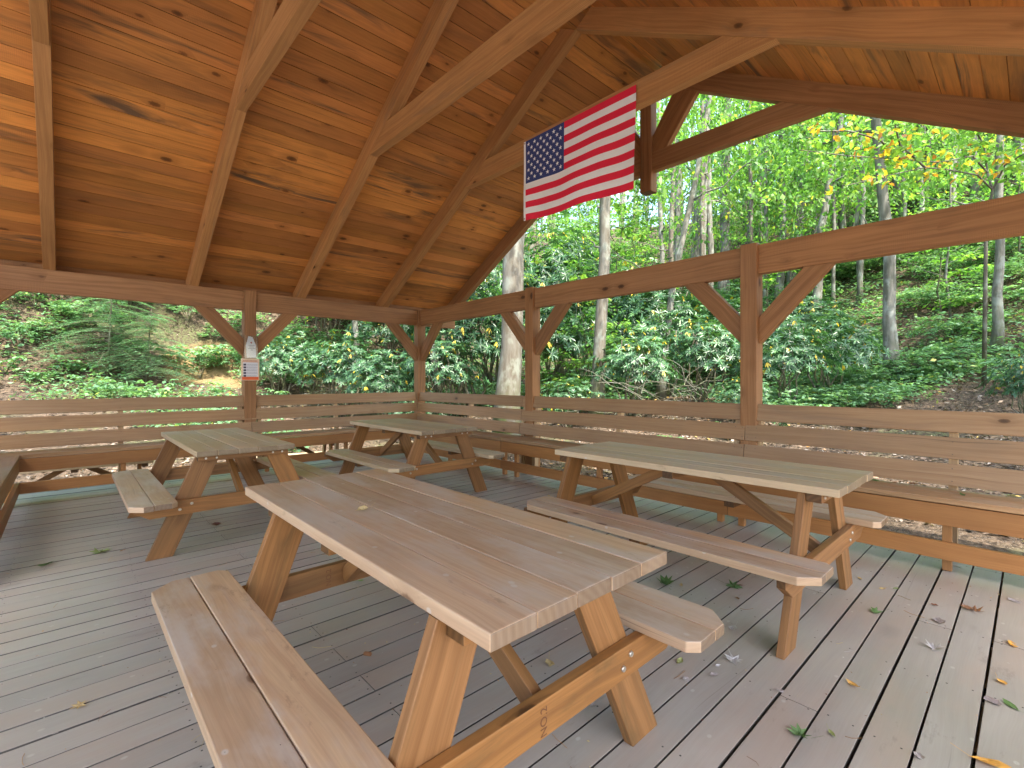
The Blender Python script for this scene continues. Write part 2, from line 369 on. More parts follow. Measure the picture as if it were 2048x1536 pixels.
# ------------------------------------------------------------------ terrain
def sm(a, b, x):
    t = min(1, max(0, (x - a) / (b - a))); return t * t * (3 - 2 * t)
def lin(x, pts):
    for (a, fa), (b, fb) in zip(pts, pts[1:]):
        if x <= b: return fa + (fb - fa) * max(0, (x - a)) / (b - a)
    (a, fa), (b, fb) = pts[-2:]; return fb + (fb - fa) / (b - a) * (x - b)
def H(x, y, nz=True):
    q = math.hypot(max(x - 5, 0), max(y - 8, 0))
    az = math.degrees(math.atan2(x, y))
    hr = lin(q, [(0, -.28), (1.0, -.27), (11.5, .85), (15, 1.9), (20, 4.2), (50, 19.5), (75, 23), (200, 27)])
    k = 1 + .28 * sm(62, 90, az); hr = hr * k if hr > 0 else hr
    hr += 1.5 * sm(83, 93, az) * sm(7, 15, q)
    hb = lin(q, [(0, -.6), (1.6, -.58), (8.8, .80), (10, 1.6), (12.6, 4.7), (50, 22), (200, 40)])
    w = sm(28, 40, az)
    h = hb * (1 - w) + hr * w
    g = sm(-55, -25, az) * (1 - sm(118, 150, az))
    h = h * g + (-.35) * (1 - g)
    if nz and q > .8 and g > .05:
        h += (mnoise.noise(Vector((x * .35, y * .35, 0))) * .35 + mnoise.noise(Vector((x * 1.1, y * 1.1, 3))) * .12) * sm(.8, 5, q) * g
    return h
def build_terrain():
    rs = [0, 2, 4, 5.5]; r = 6.2
    while r < 260: rs.append(r); r *= 1.045 if r < 40 else 1.12
    na = 300; V = [(0, 0, -.4)]; F = []
    for r in rs[1:]:
        for k in range(na):
            a = 2 * math.pi * k / na; x, y = r * math.sin(a) + 2, r * math.cos(a) + 3
            z = H(x, y)
            if -1.6 < x < 5.2 and -1.6 < y < 8.2: z = min(z, -.45)
            V.append((x, y, z))
    for k in range(na): F.append((0, 1 + (k + 1) % na, 1 + k))
    for i in range(len(rs) - 2):
        for k in range(na):
            a = 1 + i * na; k2 = (k + 1) % na; F.append((a + k, a + k2, a + na + k2, a + na + k))
    me = bpy.data.meshes.new('ground'); me.from_pydata(V, [], F); me.materials.append(M['ground']); me.materials.append(M['bounce_gravel'])
    for p in me.polygons:
        c = p.center; az = math.degrees(math.atan2(c[0], c[1])); q = math.hypot(max(c[0] - 5, 0), max(c[1] - 8, 0))
        p.use_smooth = True
        if (az < -40 or az > 128) and c.length < 24: p.material_index = 1
    o = bpy.data.objects.new('ground', me); COL.objects.link(o); tagit(o, kind='structure')
build_terrain()

# ------------------------------------------------------------------ deck
def build_deck():
    m = MB(); p = .1437; y0 = .141 - p * 10; i = 0
    xs0, xs1 = -1.25, 4.98
    nails = m
    y = y0
    while y < 8.02:
        gp = rnd.choice([.0025, .004, .0065]); a, b = y + .0038, y + p - gp
        cuts = [xs0] + ([.947, 4.6] if i % 2 == 0 else [3.38, ]) + [xs1]
        if i % 5 == 3: cuts = [xs0, 2.16, xs1]
        cuts = [c for c in cuts if xs0 <= c <= xs1]
        dz = rnd.uniform(-.0012, .0012)
        for u, v in zip(cuts, cuts[1:]):
            m.box((u + .0012, a, -.036 + dz), (v - .0012, b, dz), 0)
        for j in range(11):
            jx = .947 + .61 * (j - 4)
            if jx < xs0 or jx > xs1: continue
            for yy in (a + .028, b - .028):
                offs = (-.018, .018) if any(abs(jx - c) < .05 for c in cuts[1:-1]) else (rnd.uniform(-.012, .012),)
                for ox in offs:
                    if rnd.random() < .12: continue
                    nails.tube([(jx + ox, yy, dz - .003), (jx + ox, yy, dz + .0009)], [.0042, .0042], 6, mi=1)
        y += p; i += 1
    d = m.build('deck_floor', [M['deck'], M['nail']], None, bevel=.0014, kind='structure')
    s = MB()
    for j in range(11):
        jx = .947 + .61 * (j - 4)
        if xs0 < jx < xs1: s.box((jx - .02, -1.25, -.24), (jx + .02, 7.98, -.042), 1)
    for (a, b) in (((4.99, -1.3, -.28), (5.03, 8.06, -.006)), ((-1.3, -1.3, -.28), (-1.26, 8.06, -.006))): s.box(a, b, 1)
    for (a, b) in (((-1.25, 8.02, -.28), (4.98, 8.06, -.006)), ((-1.25, -1.34, -.28), (4.98, -1.30, -.006))): s.box(a, b, 0)
    s.build('deck_framing', M['frame'], None, kind='structure')
build_deck()

# ------------------------------------------------------------------ pavilion
RY, RZ = 3.37, 5.095                     # ridge line, underside of the rafters
SB, SF = .583, .567                      # slopes of the two roof planes
RD = .265                                # rafter depth measured plumb
TR = [-1.63, -.20, 1.21, 2.63, 4.05, 5.47]   # near face of each truss
TW = .11
def build_pavilion():
    P = empty('pavilion', (1.9, 3.37, 0), label='open timber picnic pavilion with gabled orange board ceiling over the deck', cat='pavilion')
    P.location = (0, 0, 0)
    T, RF = M['timber'], M['rafter']
    # posts
    px = [(-1.15, y) for y in (-1.19, 1.76, 4.71, 7.66)] + [(4.74, y) for y in (-1.19, 1.76, 4.71, 7.66)] + [(1.87, 7.66), (1.87, -1.19)]
    for (x, y) in px:
        m = MB(); m.box((x, y, .0), (x + .155, y + .15, 2.585), 2); m.build('post', T, P, bevel=.006)
    # wall beams
    zc, zt = 2.297, 2.57
    def beam(a, b, g): m = MB(); m.box(a, b, g); m.build('beam', T, P, bevel=.006)
    for (ya, yb) in ((-1.30, 1.82), (1.823, 4.76), (4.763, 7.70)): beam((4.785, ya, zc), (4.875, yb, zt), 1)
    for (ya, yb) in ((-1.30, 1.82), (1.823, 4.76), (4.763, 7.70)): beam((-1.13, ya, zc), (-1.04, yb, zt), 1)
    for y in (7.705, -1.15):
        for (xa, xb) in ((-1.66, 1.95), (1.953, 5.60)): beam((xa, y, zc), (xb, y + .09, zt - .002), 0)
    # knee braces
    def brace(o, ax, ay=(0, 0, 1), t=.09):
        m = MB(); az = Vector(ax).cross(Vector(ay))
        L = math.hypot(.60, .66)
        # board along the diagonal, ends cut plumb and level
        e = Vector((.60, .66)).normalized(); n = Vector((-e.y, e.x))
        pts = [(0, 1.635), (.60, 2.297), (.375, 2.297), (0, 1.885)]
        loc = [((p[0]) * e.x + (p[1] - 1.635) * e.y, (p[0]) * n.x + (p[1] - 1.635) * n.y) for p in pts]
        A = Vector(ax) * e.x + Vector(ay) * e.y; B = Vector(ax) * n.x + Vector(ay) * n.y
        o = Vector(o) + Vector(ay) * 1.635 - az * (t / 2)
        m.prism(o, A, B, loc, t); m.build('knee_brace', T, P, bevel=.004)
    for y in (-1.19, 1.76, 4.71, 7.66):
        for x, xx in ((4.84, 4.74), (-1.08, -1.15)):
            if y < 7: brace((x, y + .151, 0), (0, 1, 0))
            if y > 0: brace((x, y - .001, 0), (0, -1, 0))
    for x in (-1.15, 1.87, 4.74):
        for y in (7.75, -1.10):
            if x < 4: brace((x + .156, y, 0), (1, 0, 0))
            if x > 0: brace((x - .001, y, 0), (-1, 0, 0))
    # trusses
    def zb(y, ): return RZ - (SB * (y - RY) if y > RY else SF * (RY - y))
    YB, YF = 7.93, -1.45
    for k, x in enumerate(TR):
        for side in (0, 1):
            m = MB(); s = SB if side == 0 else SF; ye = YB if side == 0 else YF
            d = Vector((0, ye - RY, zb(ye) - RZ)).normalized(); 
            n = Vector((0, 0, 1)); n = (n - d * n.dot(d)).normalized()
            c = abs(d.y); L = abs(ye - RY) / c; depth = RD * c; sh = depth * s      # plumb cut at the ridge
            az = d.cross(n); off = 0 if az.x > 0 else TW
            m.prism(Vector((x + off, RY, RZ)), d, n, [(0, 0), (L, 0), (L - sh * .0, depth), (sh * 1.0, depth)], TW)
            m.build('rafter', RF if x < 5 else T, P, bevel=.004)
        m = MB(); zc0, zc1 = 3.955, 4.195
        yb0, yb1 = RY + (RZ - zc0) / SB, RY + (RZ - zc1) / SB
        yf0, yf1 = RY - (RZ - zc0) / SF, RY - (RZ - zc1) / SF
        m.prism((x + .004, 0, 0), (0, 1, 0), (0, 0, 1), [(yf0, zc0), (yb0, zc0), (yb1, zc1), (yf1, zc1)], TW - .012)
        m.build('collar_tie', RF if x < 5 else T, P, bevel=.004)
    for x in (TR[-1], TR[0]):
        s = 1 if x > 0 else -1
        xa = x - .03 if x > 0 else x - .01
        m = MB(); m.box((xa, 3.295, 3.70), (xa + .15, 3.455, 5.12), 2); m.build('king_post', T, P, bevel=.012)
        for sgn in (-1, 1):
            m = MB(); yk = 3.375 + sgn * .08
            pts = [(0, 4.215), (.34, 4.72 + .02), (.585, 4.72), (.20, 4.205)] 
            e = Vector((.40, .52)).normalized(); n = Vector((-e.y, e.x))
            poly = [(0, 4.20), (.19, 4.20), (.60, 4.745), (.32, 4.90), (0, 4.40)]
            loc = [(p[0] * e.x + (p[1] - 4.2) * e.y, p[0] * n.x + (p[1] - 4.2) * n.y) for p in poly]
            ax = Vector((0, sgn, 0)); ay = Vector((0, 0, 1)); az = ax.cross(ay)
            A = ax * e.x + ay * e.y; B = ax * n.x + ay * n.y
            m.prism(Vector((x + .055, yk, 4.2)) - az * .04, A, B, loc, .08); m.build('strut', T, P, bevel=.004)
    # ceiling boards, laid across the rafters along X
    for side in (0, 1):
        m = MB(); s = SB if side == 0 else SF; sg = 1 if side == 0 else -1; ye = (YB + .03 if side == 0 else YF - .03)
        c = 1 / math.hypot(1, s); L = abs(ye - RY) / c; pitch = .156; u = .0
        d = Vector((0, sg * c, -s * c)); n = Vector((0, sg * s * c, c)); z0 = RZ + RD + .0015
        i = 0
        while u < L:
            w = min(pitch - .0048, L - u - .001)
            w2 = w
            cuts = [-1.74, 5.70]
            k = rnd.choice([1, 2, 3, 4]); cuts.insert(1, TR[k] + TW / 2)
            for a, b in zip(cuts, cuts[1:]):
                o = Vector((a + .001, RY, z0)) + d * u + n * rnd.uniform(0, .0015)
                if side == 0: m.prism(o, (1, 0, 0), d, [(0, 0), (b - a - .002, 0), (b - a - .002, w2), (0, w2)], -.022)
                else: m.prism(o, (1, 0, 0), d, [(0, 0), (b - a - .002, 0), (b - a - .002, w2), (0, w2)], .022)
            u += pitch; i += 1
        # prism extrudes along ax x ay; flip the ones that would sink below the rafters
        m.build('ceiling_boards', M['ceiling'], P, bevel=.0015)
    # shingled roof skin above
    m = MB(); t = .10
    for sg, s, ye in ((1, SB, YB + .09), (-1, SF, YF - .09)):
        za = RZ + RD + .05; ze = za - s * abs(ye - RY)
        q = [(-1.80, RY, za), (5.76, RY, za), (5.76, ye, ze), (-1.80, ye, ze)]
        q2 = [(a, b, c + .05) for a, b, c in q]
        for f in (q, q2, [q[0], q[1], q2[1], q2[0]], [q[1], q[2], q2[2], q2[1]], [q[2], q[3], q2[3], q2[2]], [q[3], q[0], q2[0], q2[3]]):
            m.face(f, [(0, 0), (1, 0), (1, 1), (0, 1)])
    m.build('shingle_roof', M['shingle'], P)
    # fascia on the rafter tails
    for sg, s, ye in ((1, SB, YB + .035), (-1, SF, YF - .035)):
        z = RZ + RD - s * abs(ye - RY); m = MB(); m.box((-1.78, ye if sg > 0 else ye - .03, z - .24), (5.74, ye + .03 if sg > 0 else ye, z + .03), 0); m.build('fascia', T, P, bevel=.003)
    return P
PAV = build_pavilion()

# ------------------------------------------------------------------ built-in perimeter benches
def bench(name, label, O, dx, dn, L, joints, frames, flip=1, a0=0.0, seat_in=.0):
    """O: corner of the seat front edge; dx along the bench; dn from the room outwards; both unit axes"""
    B = empty(name, (0, 0, 0), label=label, cat='built-in bench', group='perimeter benches built in around the deck')
    O = Vector(O); dx = Vector(dx); dn = Vector(dn); up = Vector((0, 0, 1))
    segs = [a0] + [j for j in joints if a0 < j < L] + [L]
    def P(u, n, z): return O + dx * u + dn * n + up * z
    lean = Vector(dn) * .165 + up * .986
    # backrest: three long boards
    m = MB(); n0 = .345; z0 = .536
    for i in range(3):
        s0 = i * .193
        for a, b in zip(segs, segs[1:]):
            c = P(0, n0, z0) + lean * s0 + lean * .076
            nn = dx.cross(lean).normalized()
            if nn.dot(dn) < 0: nn = -nn
            jit = rnd.uniform(-.002, .002)
            m.board(c + dx * (a + .002 if a > a0 else a + seat_in) + nn * (.019 + jit), c + dx * (b - .002) + nn * (.019 + jit), .156, .038, lean)
    nl = m
    for f in frames:
        for i in range(3):
            for w in (.03, .12):
                c = P(f, n0, z0) + lean * (i * .193 + w); nl.tube([c + dn * .004, c - dn * .0012], [.004, .004], 6, mi=1)
    for j in joints:
        if a0 < j < L:
            for i in range(3):
                for w in (.03, .12):
                    for e in (-.025, .025):
                        c = P(j + e, n0, z0) + lean * (i * .193 + w); nl.tube([c + dn * .004, c - dn * .0012], [.004, .004], 6, mi=1)
    m.build('backrest', [M['bench'], M['nail']], B, bevel=.004)
    m = MB()
    for i in range(2):
        for a, b in zip(segs, segs[1:]):
            n = .0 + i * .200
            m.board(P(a + (.001 if a > a0 else 0), n + .098, .481), P(b - .001, n + .098, .481), .196, .038, dn)
    m.build('seat', M['bench'], B, bevel=.005)
    m = MB()
    for a, b in zip(segs, segs[1:]): m.board(P(a + .03 if a == a0 else a + .001, .026, .385), P(b - .001, .026, .385), .142, .038, up)
    m.build('apron', M['apron'], B, bevel=.004)
    m = MB()
    for a, b in zip(segs, segs[1:]): m.board(P(a + .03 if a == a0 else a + .001, .026, .142), P(b - .001, .026, .142), .118, .038, up)
    m.build('stretcher', M['apron'], B, bevel=.004)
    for f in frames:
        m = MB(); m.board(P(f, .074, .001), P(f, .074, .455), .05, .052, dx); m.build('leg', M['apron'], B, bevel=.003)
        m = MB(); b0 = P(f, .42, .001); m.board(b0 + up * 0, P(f, n0 + .082, z0 - .08) , .05, .07, dx)
        m.board(P(f, n0 + .082, z0 - .08), P(f, n0 + .078, z0) + lean * .50, .05, .07, dx)
        m.build('back_support', M['frame'], B, bevel=.003)
        m = MB(); m.board(P(f + .045, .05, .42), P(f + .045, .40, .42), .08, .036, up); m.build('seat_bearer', M['frame'], B, bevel=.003)
    return B
# right-hand wall: front edge of the seat at X = 4.34
bench('perimeter_bench', 'long slatted bench along the right side of the deck, below the flag', (4.34, -1.0, 0), (0, 1, 0), (1, 0, 0), 8.27 + .40, [2.86, 5.93], [.1, 1.40, 2.76, 2.95, 4.32, 5.68, 5.92, 7.2])
bench('perimeter_bench', 'slatted bench across the back of the deck, behind two small tables', (-.72, 7.28, 0), (1, 0, 0), (0, 1, 0), 5.06 + .37, [2.68], [1.215, 2.55, 2.80, 3.95], a0=0.0)
bench('perimeter_bench', 'short slatted bench end at the left edge of the deck', (-.36, 4.3, 0), (0, 1, 0), (-1, 0, 0), 2.98 , [], [.3, 1.6, 2.7])

# ------------------------------------------------------------------ picnic tables
def chamfer(x0, x1, y0, y1, c0=0, c1=0):
    return [(x0, y0), (x1, y0), (x1, y1), (x0, y1)]
def picnic_table(loc, label, L=1.84, Wd=.70, Ls=1.76, sc=-.05, topm='table', legsx=None, ny=.20, fy=.20, rz=0, so=.755, si=.47, stamp=False, seatm=None, group='wooden picnic tables on the deck', cleats=True):
    T = empty('picnic_table', loc, rz, label=label, cat='picnic table', group=group)
    zt = .771; tm = M[topm]; sm_ = M[seatm or topm]
    m = MB(); n = 5; p = Wd / n
    for i in range(n):
        e0 = rnd.uniform(-.003, .003); e1 = rnd.uniform(-.003, .003)
        x0 = -Wd / 2 + i * p
        m.box((x0 + .0012, -L / 2 + e0, zt - .0405 + rnd.uniform(-.0008, .0008)), (x0 + p - .0012, L / 2 + e1, zt + rnd.uniform(-.0012, .0012)), 1)
    m.build('table_top', tm, T, bevel=.004)
    y0, y1 = -L / 2, L / 2
    # cleats under the top
    lx = legsx or dict(nl=(-.235, -.545), nr=(.235, .545), fl=(-.235, -.545), fr=(.235, .545))
    za = zt - .041
    def cleat(ya): m = MB(); m.box((-Wd / 2 + .025, ya, za - .045), (Wd / 2 - .025, ya + .07, za), 0); m.build('cleat', M['leg'], T, bevel=.003)
    cleat(y0 + ny - .072); cleat(y1 - fy + .002)
    if cleats: cleat(-.035)
    for key, yy in (('nl', y0 + ny), ('nr', y0 + ny), ('fl', y1 - fy - .04), ('fr', y1 - fy - .04)):
        xt, xb = lx[key]; w = .078 + .004 * rnd.random(); m = MB()
        d = Vector((xt - xb, za)).normalized(); nn = Vector((-d.y, d.x))
        q = [(xb - w, 0), (xb + w, 0), (xt + w, za), (xt - w, za)]
        loc2 = [((a - xb) * d.x + b * d.y, (a - xb) * nn.x + b * nn.y) for a, b in q]
        A = Vector((d.x, 0, d.y)); B = Vector((nn.x, 0, nn.y)); az = A.cross(B)
        yoff = yy if az.y > 0 else yy + .038
        m.prism(Vector((xb, yoff, 0)), A, B, loc2, .038); lg = m.build('leg', M['leg'], T, bevel=.003)
        f = -1 if key[0] == 'n' else 1; yb = yy - .041 if f < 0 else yy + .079
        for (zz, ox) in ((.345, -.03), (.378, .03)):
            xm = xb + (xt - xb) * zz / za + ox
            bl = MB(); bl.tube([(xm, yb + f * -.003, zz), (xm, yb + f * .005, zz)], [.011, .009], 10); bl.build('bolt', M['bolt'], T)
        yc = (y0 + ny - .073) if f < 0 else (y1 - fy + .073)
        for ox in (-.035, .035):
            bl = MB(); bl.tube([(xt + ox, yc - f * .003, za - .024), (xt + ox, yc + f * .005, za - .024)], [.009, .007], 10); bl.build('bolt', M['bolt'], T)
    for nr_, ya in ((True, y0 + ny - .0395), (False, y1 - fy + .0015)):
        m = MB(); h0, h1 = .305, .4115; e = so - .03; c = .10
        m.prism((0, ya + .038, 0), (1, 0, 0), (0, 0, 1), [(-e + c, h0), (e - c, h0), (e, h0 + .065), (e, h1), (-e, h1), (-e, h0 + .065)], .038)
        m.build('crossbeam', M['leg'], T, bevel=.003)
    # diagonal braces from the middle of the top down to the crossbeams
    for f in (-1, 1):
        m = MB(); ye = (y0 + ny + .002) if f < 0 else (y1 - fy - .002)
        m.board((0, f * .10, za - .01), (0, ye, .345), .068, .038, (0, 0, 1)); m.build('diagonal_brace', M['leg'], T, bevel=.003)
    # seats: two planks with clipped outer corners
    for sx in (-1, 1):
        m = MB(); c = .075; w = (so - si) / 2
        for i in range(2):
            a = si + i * w + .0015; b = si + (i + 1) * w - .0015
            cc = c if i == 1 else .0
            ya, yb = sc - Ls / 2, sc + Ls / 2
            poly = [(ya, a), (yb, a), (yb, b - cc), (yb - cc, b), (ya + cc, b), (ya, b - cc)] if i == 1 else [(ya + .035, a), (yb - .035, a), (yb, a + .035), (yb, b), (ya, b), (ya, a + .035)]
            if sx < 0: poly = [(p_[0], -p_[1]) for p_ in poly][::-1]
            # ax = +Y (grain), ay = +X -> az = -Z
            m.prism((0, 0, .450 + rnd.uniform(-.001, .001)), (0, 1, 0), (1, 0, 0), poly, .038)
        m.build('seat', sm_, T, bevel=.004)
        m = MB(); a, b = si + .03, so - .03
        if sx < 0: a, b = -b, -a
        m.box((a, sc - .035, .366), (b, sc + .035, .4115), 0); m.build('seat_cleat', M['leg'], T, bevel=.003)
    return T
T1 = picnic_table((1.002, 1.70, 0), 'nearest picnic table with a broad pinkish five-plank top, a curled leaf lying on it', L=1.87, Wd=.715, Ls=1.74, sc=-.10, topm='table', ny=.195, fy=.36,
    legsx=dict(nl=(-.275, -.55), nr=(.185, .55), fl=(-.25, -.52), fr=(.235, .545)))
T4 = picnic_table((3.06, 1.545, 0), 'picnic table with a smooth greenish-tan top beside the long right bench', L=1.835, Wd=.69, Ls=1.80, sc=-.03, topm='table_grey', seatm='table', ny=.155, fy=.10, so=.76)
T2 = picnic_table((1.04, 5.04, 0), 'small-looking picnic table standing left in front of the back bench, under the posted notice', L=1.81, Wd=.69, Ls=1.74, sc=-.16, topm='table_grey', seatm='table', ny=.16, fy=.16, so=.74)
T3 = picnic_table((3.00, 5.05, 0), 'picnic table at the far corner where the two benches meet', L=1.69, Wd=.72, Ls=1.66, sc=-.12, topm='table_grey', ny=.14, fy=.14, so=.75)
# two tables outside on the lower ground behind the back bench
for (x, y, r_, lab) in ((.1, 8.95, R(86), 'outdoor picnic table on the ground behind the left end of the back bench'), (3.0, 9.3, R(80), 'outdoor picnic table on the ground seen below the middle of the back bench')):
    t = copy_tree(T3); t.location = (x, y, -.62); t.rotation_euler = (0, 0, r_); t['label'] = lab; t['group'] = 'picnic tables standing outside behind the deck'

def text_mesh(name, text, sz, mat, parent, loc, rot, align='CENTER', ext=.0002, mw=None):
    c = bpy.data.curves.new(name, 'FONT'); c.body = text; c.size = sz; c.align_x = align; c.extrude = ext; c.space_line = .85
    tmp = bpy.data.objects.new(name, c); COL.objects.link(tmp)
    dg = bpy.context.evaluated_depsgraph_get(); me = bpy.data.meshes.new_from_object(tmp.evaluated_get(dg))
    bpy.data.objects.remove(tmp); bpy.data.curves.remove(c)
    me.name = name; me.materials.clear(); me.materials.append(mat)
    o = bpy.data.objects.new(name, me); COL.objects.link(o); o.parent = parent; o.location = loc; o.rotation_euler = rot
    return o
text_mesh('grade_stamp', 'NO.2', .034, M['stamp'], T1, (-.075, 1.87 / 2 - .36 + .0008, .358), (R(90), R(-90), 0))
text_mesh('grade_stamp', 'NO.2', .036, M['stamp'], T1, (-.02, -1.87 / 2 + .195 - .0405, .352), (R(90), R(-90), 0))

# ------------------------------------------------------------------ flag hung from the inner collar tie
def flag():
    F = empty('flag', (0, 0, 0), label='American flag with 50 stars hanging from the collar tie under the roof', cat='flag')
    ya, yb, zt_, hh = 4.12, 2.60, 4.143, .985
    X0 = 4.038; Lw = ya - yb
    NX, PER = 78, 4
    NY = 13 * PER
    def P(u, v, off=0.0):
        """u 0..1 from the hoist, v 0..1 from the top edge"""
        fold = math.exp(-((u - .0) / .10) ** 2) * sm(.15, .95, v)
        y = ya - u * Lw + .03 * sm(.0, 1, v) * (math.exp(-u * 5) * -1.6 + .6 * u)
        sag = .030 * math.sin(math.pi * min(1, u * 1.05)) * sm(0, .4, v)
        z = zt_ - v * hh * (1 - .018 * math.sin(3.1 * u + .6)) + .016 * math.sin(u * 10.5 + v * 1.2) * v * .6 - sag * .25
        x = X0 - .006 - (.010 * math.sin(u * 10.5 + v * 2.0 + .8) + .004 * math.sin(u * 23 - v * 5)) * sm(0, .7, v) - .03 * fold - .012 * v + off
        return (x, y, z)
    nu = 31
    for name, test in (('stripes', lambda i, j: not (i < nu and j < 7 * PER)), ('canton', lambda i, j: i < nu and j < 7 * PER)):
        V = {}; vs = []; fs = []; mi = []
        def vid(i, j):
            if (i, j) not in V: V[(i, j)] = len(vs); vs.append(P(i / NX, j / NY))
            return V[(i, j)]
        for i in range(NX):
            for j in range(NY):
                if test(i, j):
                    fs.append((vid(i, j), vid(i, j + 1), vid(i + 1, j + 1), vid(i + 1, j)))
                    mi.append(0 if name == 'canton' else (j // PER) % 2)
        me = bpy.data.meshes.new(name); me.from_pydata(vs, [], fs)
        for mm in ((M['blue'],) if name == 'canton' else (M['red'], M['white'])): me.materials.append(mm)
        me.polygons.foreach_set('material_index', mi); me.polygons.foreach_set('use_smooth', [True] * len(fs))
        o = bpy.data.objects.new(name, me); COL.objects.link(o); o.parent = F
    # stars: one mesh each would be 50 parts; they are print on the canton
    cu = nu / NX; cv = 7 / 13
    for r in range(9):
        nc = 6 if r % 2 == 0 else 5
        for c in range(nc):
            u = (c * 2 + 1 + (r % 2)) / 12 * cu; v = (r + 1) / 10 * cv
            vs = [P(u, v, -.004)]
            for k in range(10):
                a = -math.pi / 2 + k * math.pi / 5; rad = .0285 if k % 2 == 0 else .0112
                vs.append(P(u + math.cos(a) * rad / Lw, v + math.sin(a) * rad / hh, -.004))
            me = bpy.data.meshes.new('star'); me.from_pydata(vs, [], [(0, 1 + (k + 1) % 10, 1 + k) for k in range(10)]); me.materials.append(M['white'])
            o = bpy.data.objects.new('star', me); COL.objects.link(o); o.parent = F
    # canvas heading with two grommets
    m = MB()
    for j in range(NY):
        a = P(0, j / NY); b = P(0, (j + 1) / NY)
        m.face([(a[0] - .001, a[1] + .032, a[2]), (b[0] - .001, b[1] + .032, b[2]), b, a], [(0, 0)] * 4)
    m.build('heading', M['white'], F)
    for v in (.02, .975):
        p = P(0, v); m = MB(); m.tube([(p[0] - .004, p[1] + .017, p[2]), (p[0] + .001, p[1] + .017, p[2])], [.010, .010], 12); m.build('grommet', M['bolt'], F)
flag()

# ------------------------------------------------------------------ notice and leaflet pocket on the back post
def notices():
    N_ = empty('notice_board', (1.94, 7.645, 1.44), label='cream and orange notice with rows of print fixed to the back post', cat='notice')
    m = MB(); m.box((-.118, -.008, -.155), (.118, .012, .160), 2); m.build('panel', M['cream'], N_, bevel=.003)
    m = MB(); m.box((-.095, -.0105, -.100), (.098, -.0085, .105), 2); m.build('printed_sheet', M['paper'], N_)
    m = MB(); m.box((-.108, -.0105, -.146), (.108, -.0085, -.104), 2); m.build('orange_band', M['orange'], N_)
    m = MB(); m.box((-.108, -.0105, .1085), (.108, -.0085, .113), 2); m.build('rule', M['inkred'], N_)
    m = MB()
    for i in range(13): m.box((-.095 + i * .0145, -.0110, .122), (-.095 + i * .0145 + rnd.uniform(.007, .012), -.0086, .132), 2)
    m.build('heading_print', M['inkred'], N_)
    for i in range(5):
        z = .086 - i * .040; m = MB(); m.box((-.090, -.0125, z - .028), (-.056, -.0108, z), 2); m.build('pictogram', M['ink'], N_)
        m = MB()
        for j in range(3):
            u = -.048
            while u < .085:
                w = rnd.uniform(.006, .018); m.box((u, -.0125, z - .006 - j * .010), (min(u + w, .09), -.0108, z - .002 - j * .010), 2); u += w + .004
        m.build('print_lines', M['greytext'], N_)
    B = empty('leaflet_pocket', (1.945, 7.640, 1.765), label='clear plastic pocket holding a white leaflet, fixed above the notice', cat='leaflet holder')
    m = MB()
    m.box((-.088, -.026, -.160), (-.084, .012, .165), 2); m.box((.084, -.026, -.160), (.088, .012, .165), 2)
    m.box((-.084, -.026, -.160), (.084, .012, -.156), 0); m.box((-.084, -.029, -.160), (.084, -.0265, .165), 2)
    m.build('pocket', M['clear'], B)
    m = MB(); m.prism((0, 0, 0), (1, 0, 0), (0, 0, 1), [(-.048, -.150), (.070, -.150), (.066, .03), (.022, .145), (-.032, .155), (-.062, .02)], .006); m.build('leaflet', M['paper'], B)
    m = MB(); m.prism((.004, -.0075, .062), (1, 0, 0), (0, 0, 1), [(0, -.016), (.014, 0), (0, .018), (-.012, 0)], .001); m.build('leaflet_mark', M['inkred'], B)
    m = MB()
    for j, (a, b) in enumerate(((-.03, .05), (-.02, .04), (-.035, .06), (.0, .03))): m.box((a, -.0078, .02 - j * .022), (b, -.0066, .028 - j * .022), 0)
    m.build('leaflet_print', M['greytext'], B)
notices()

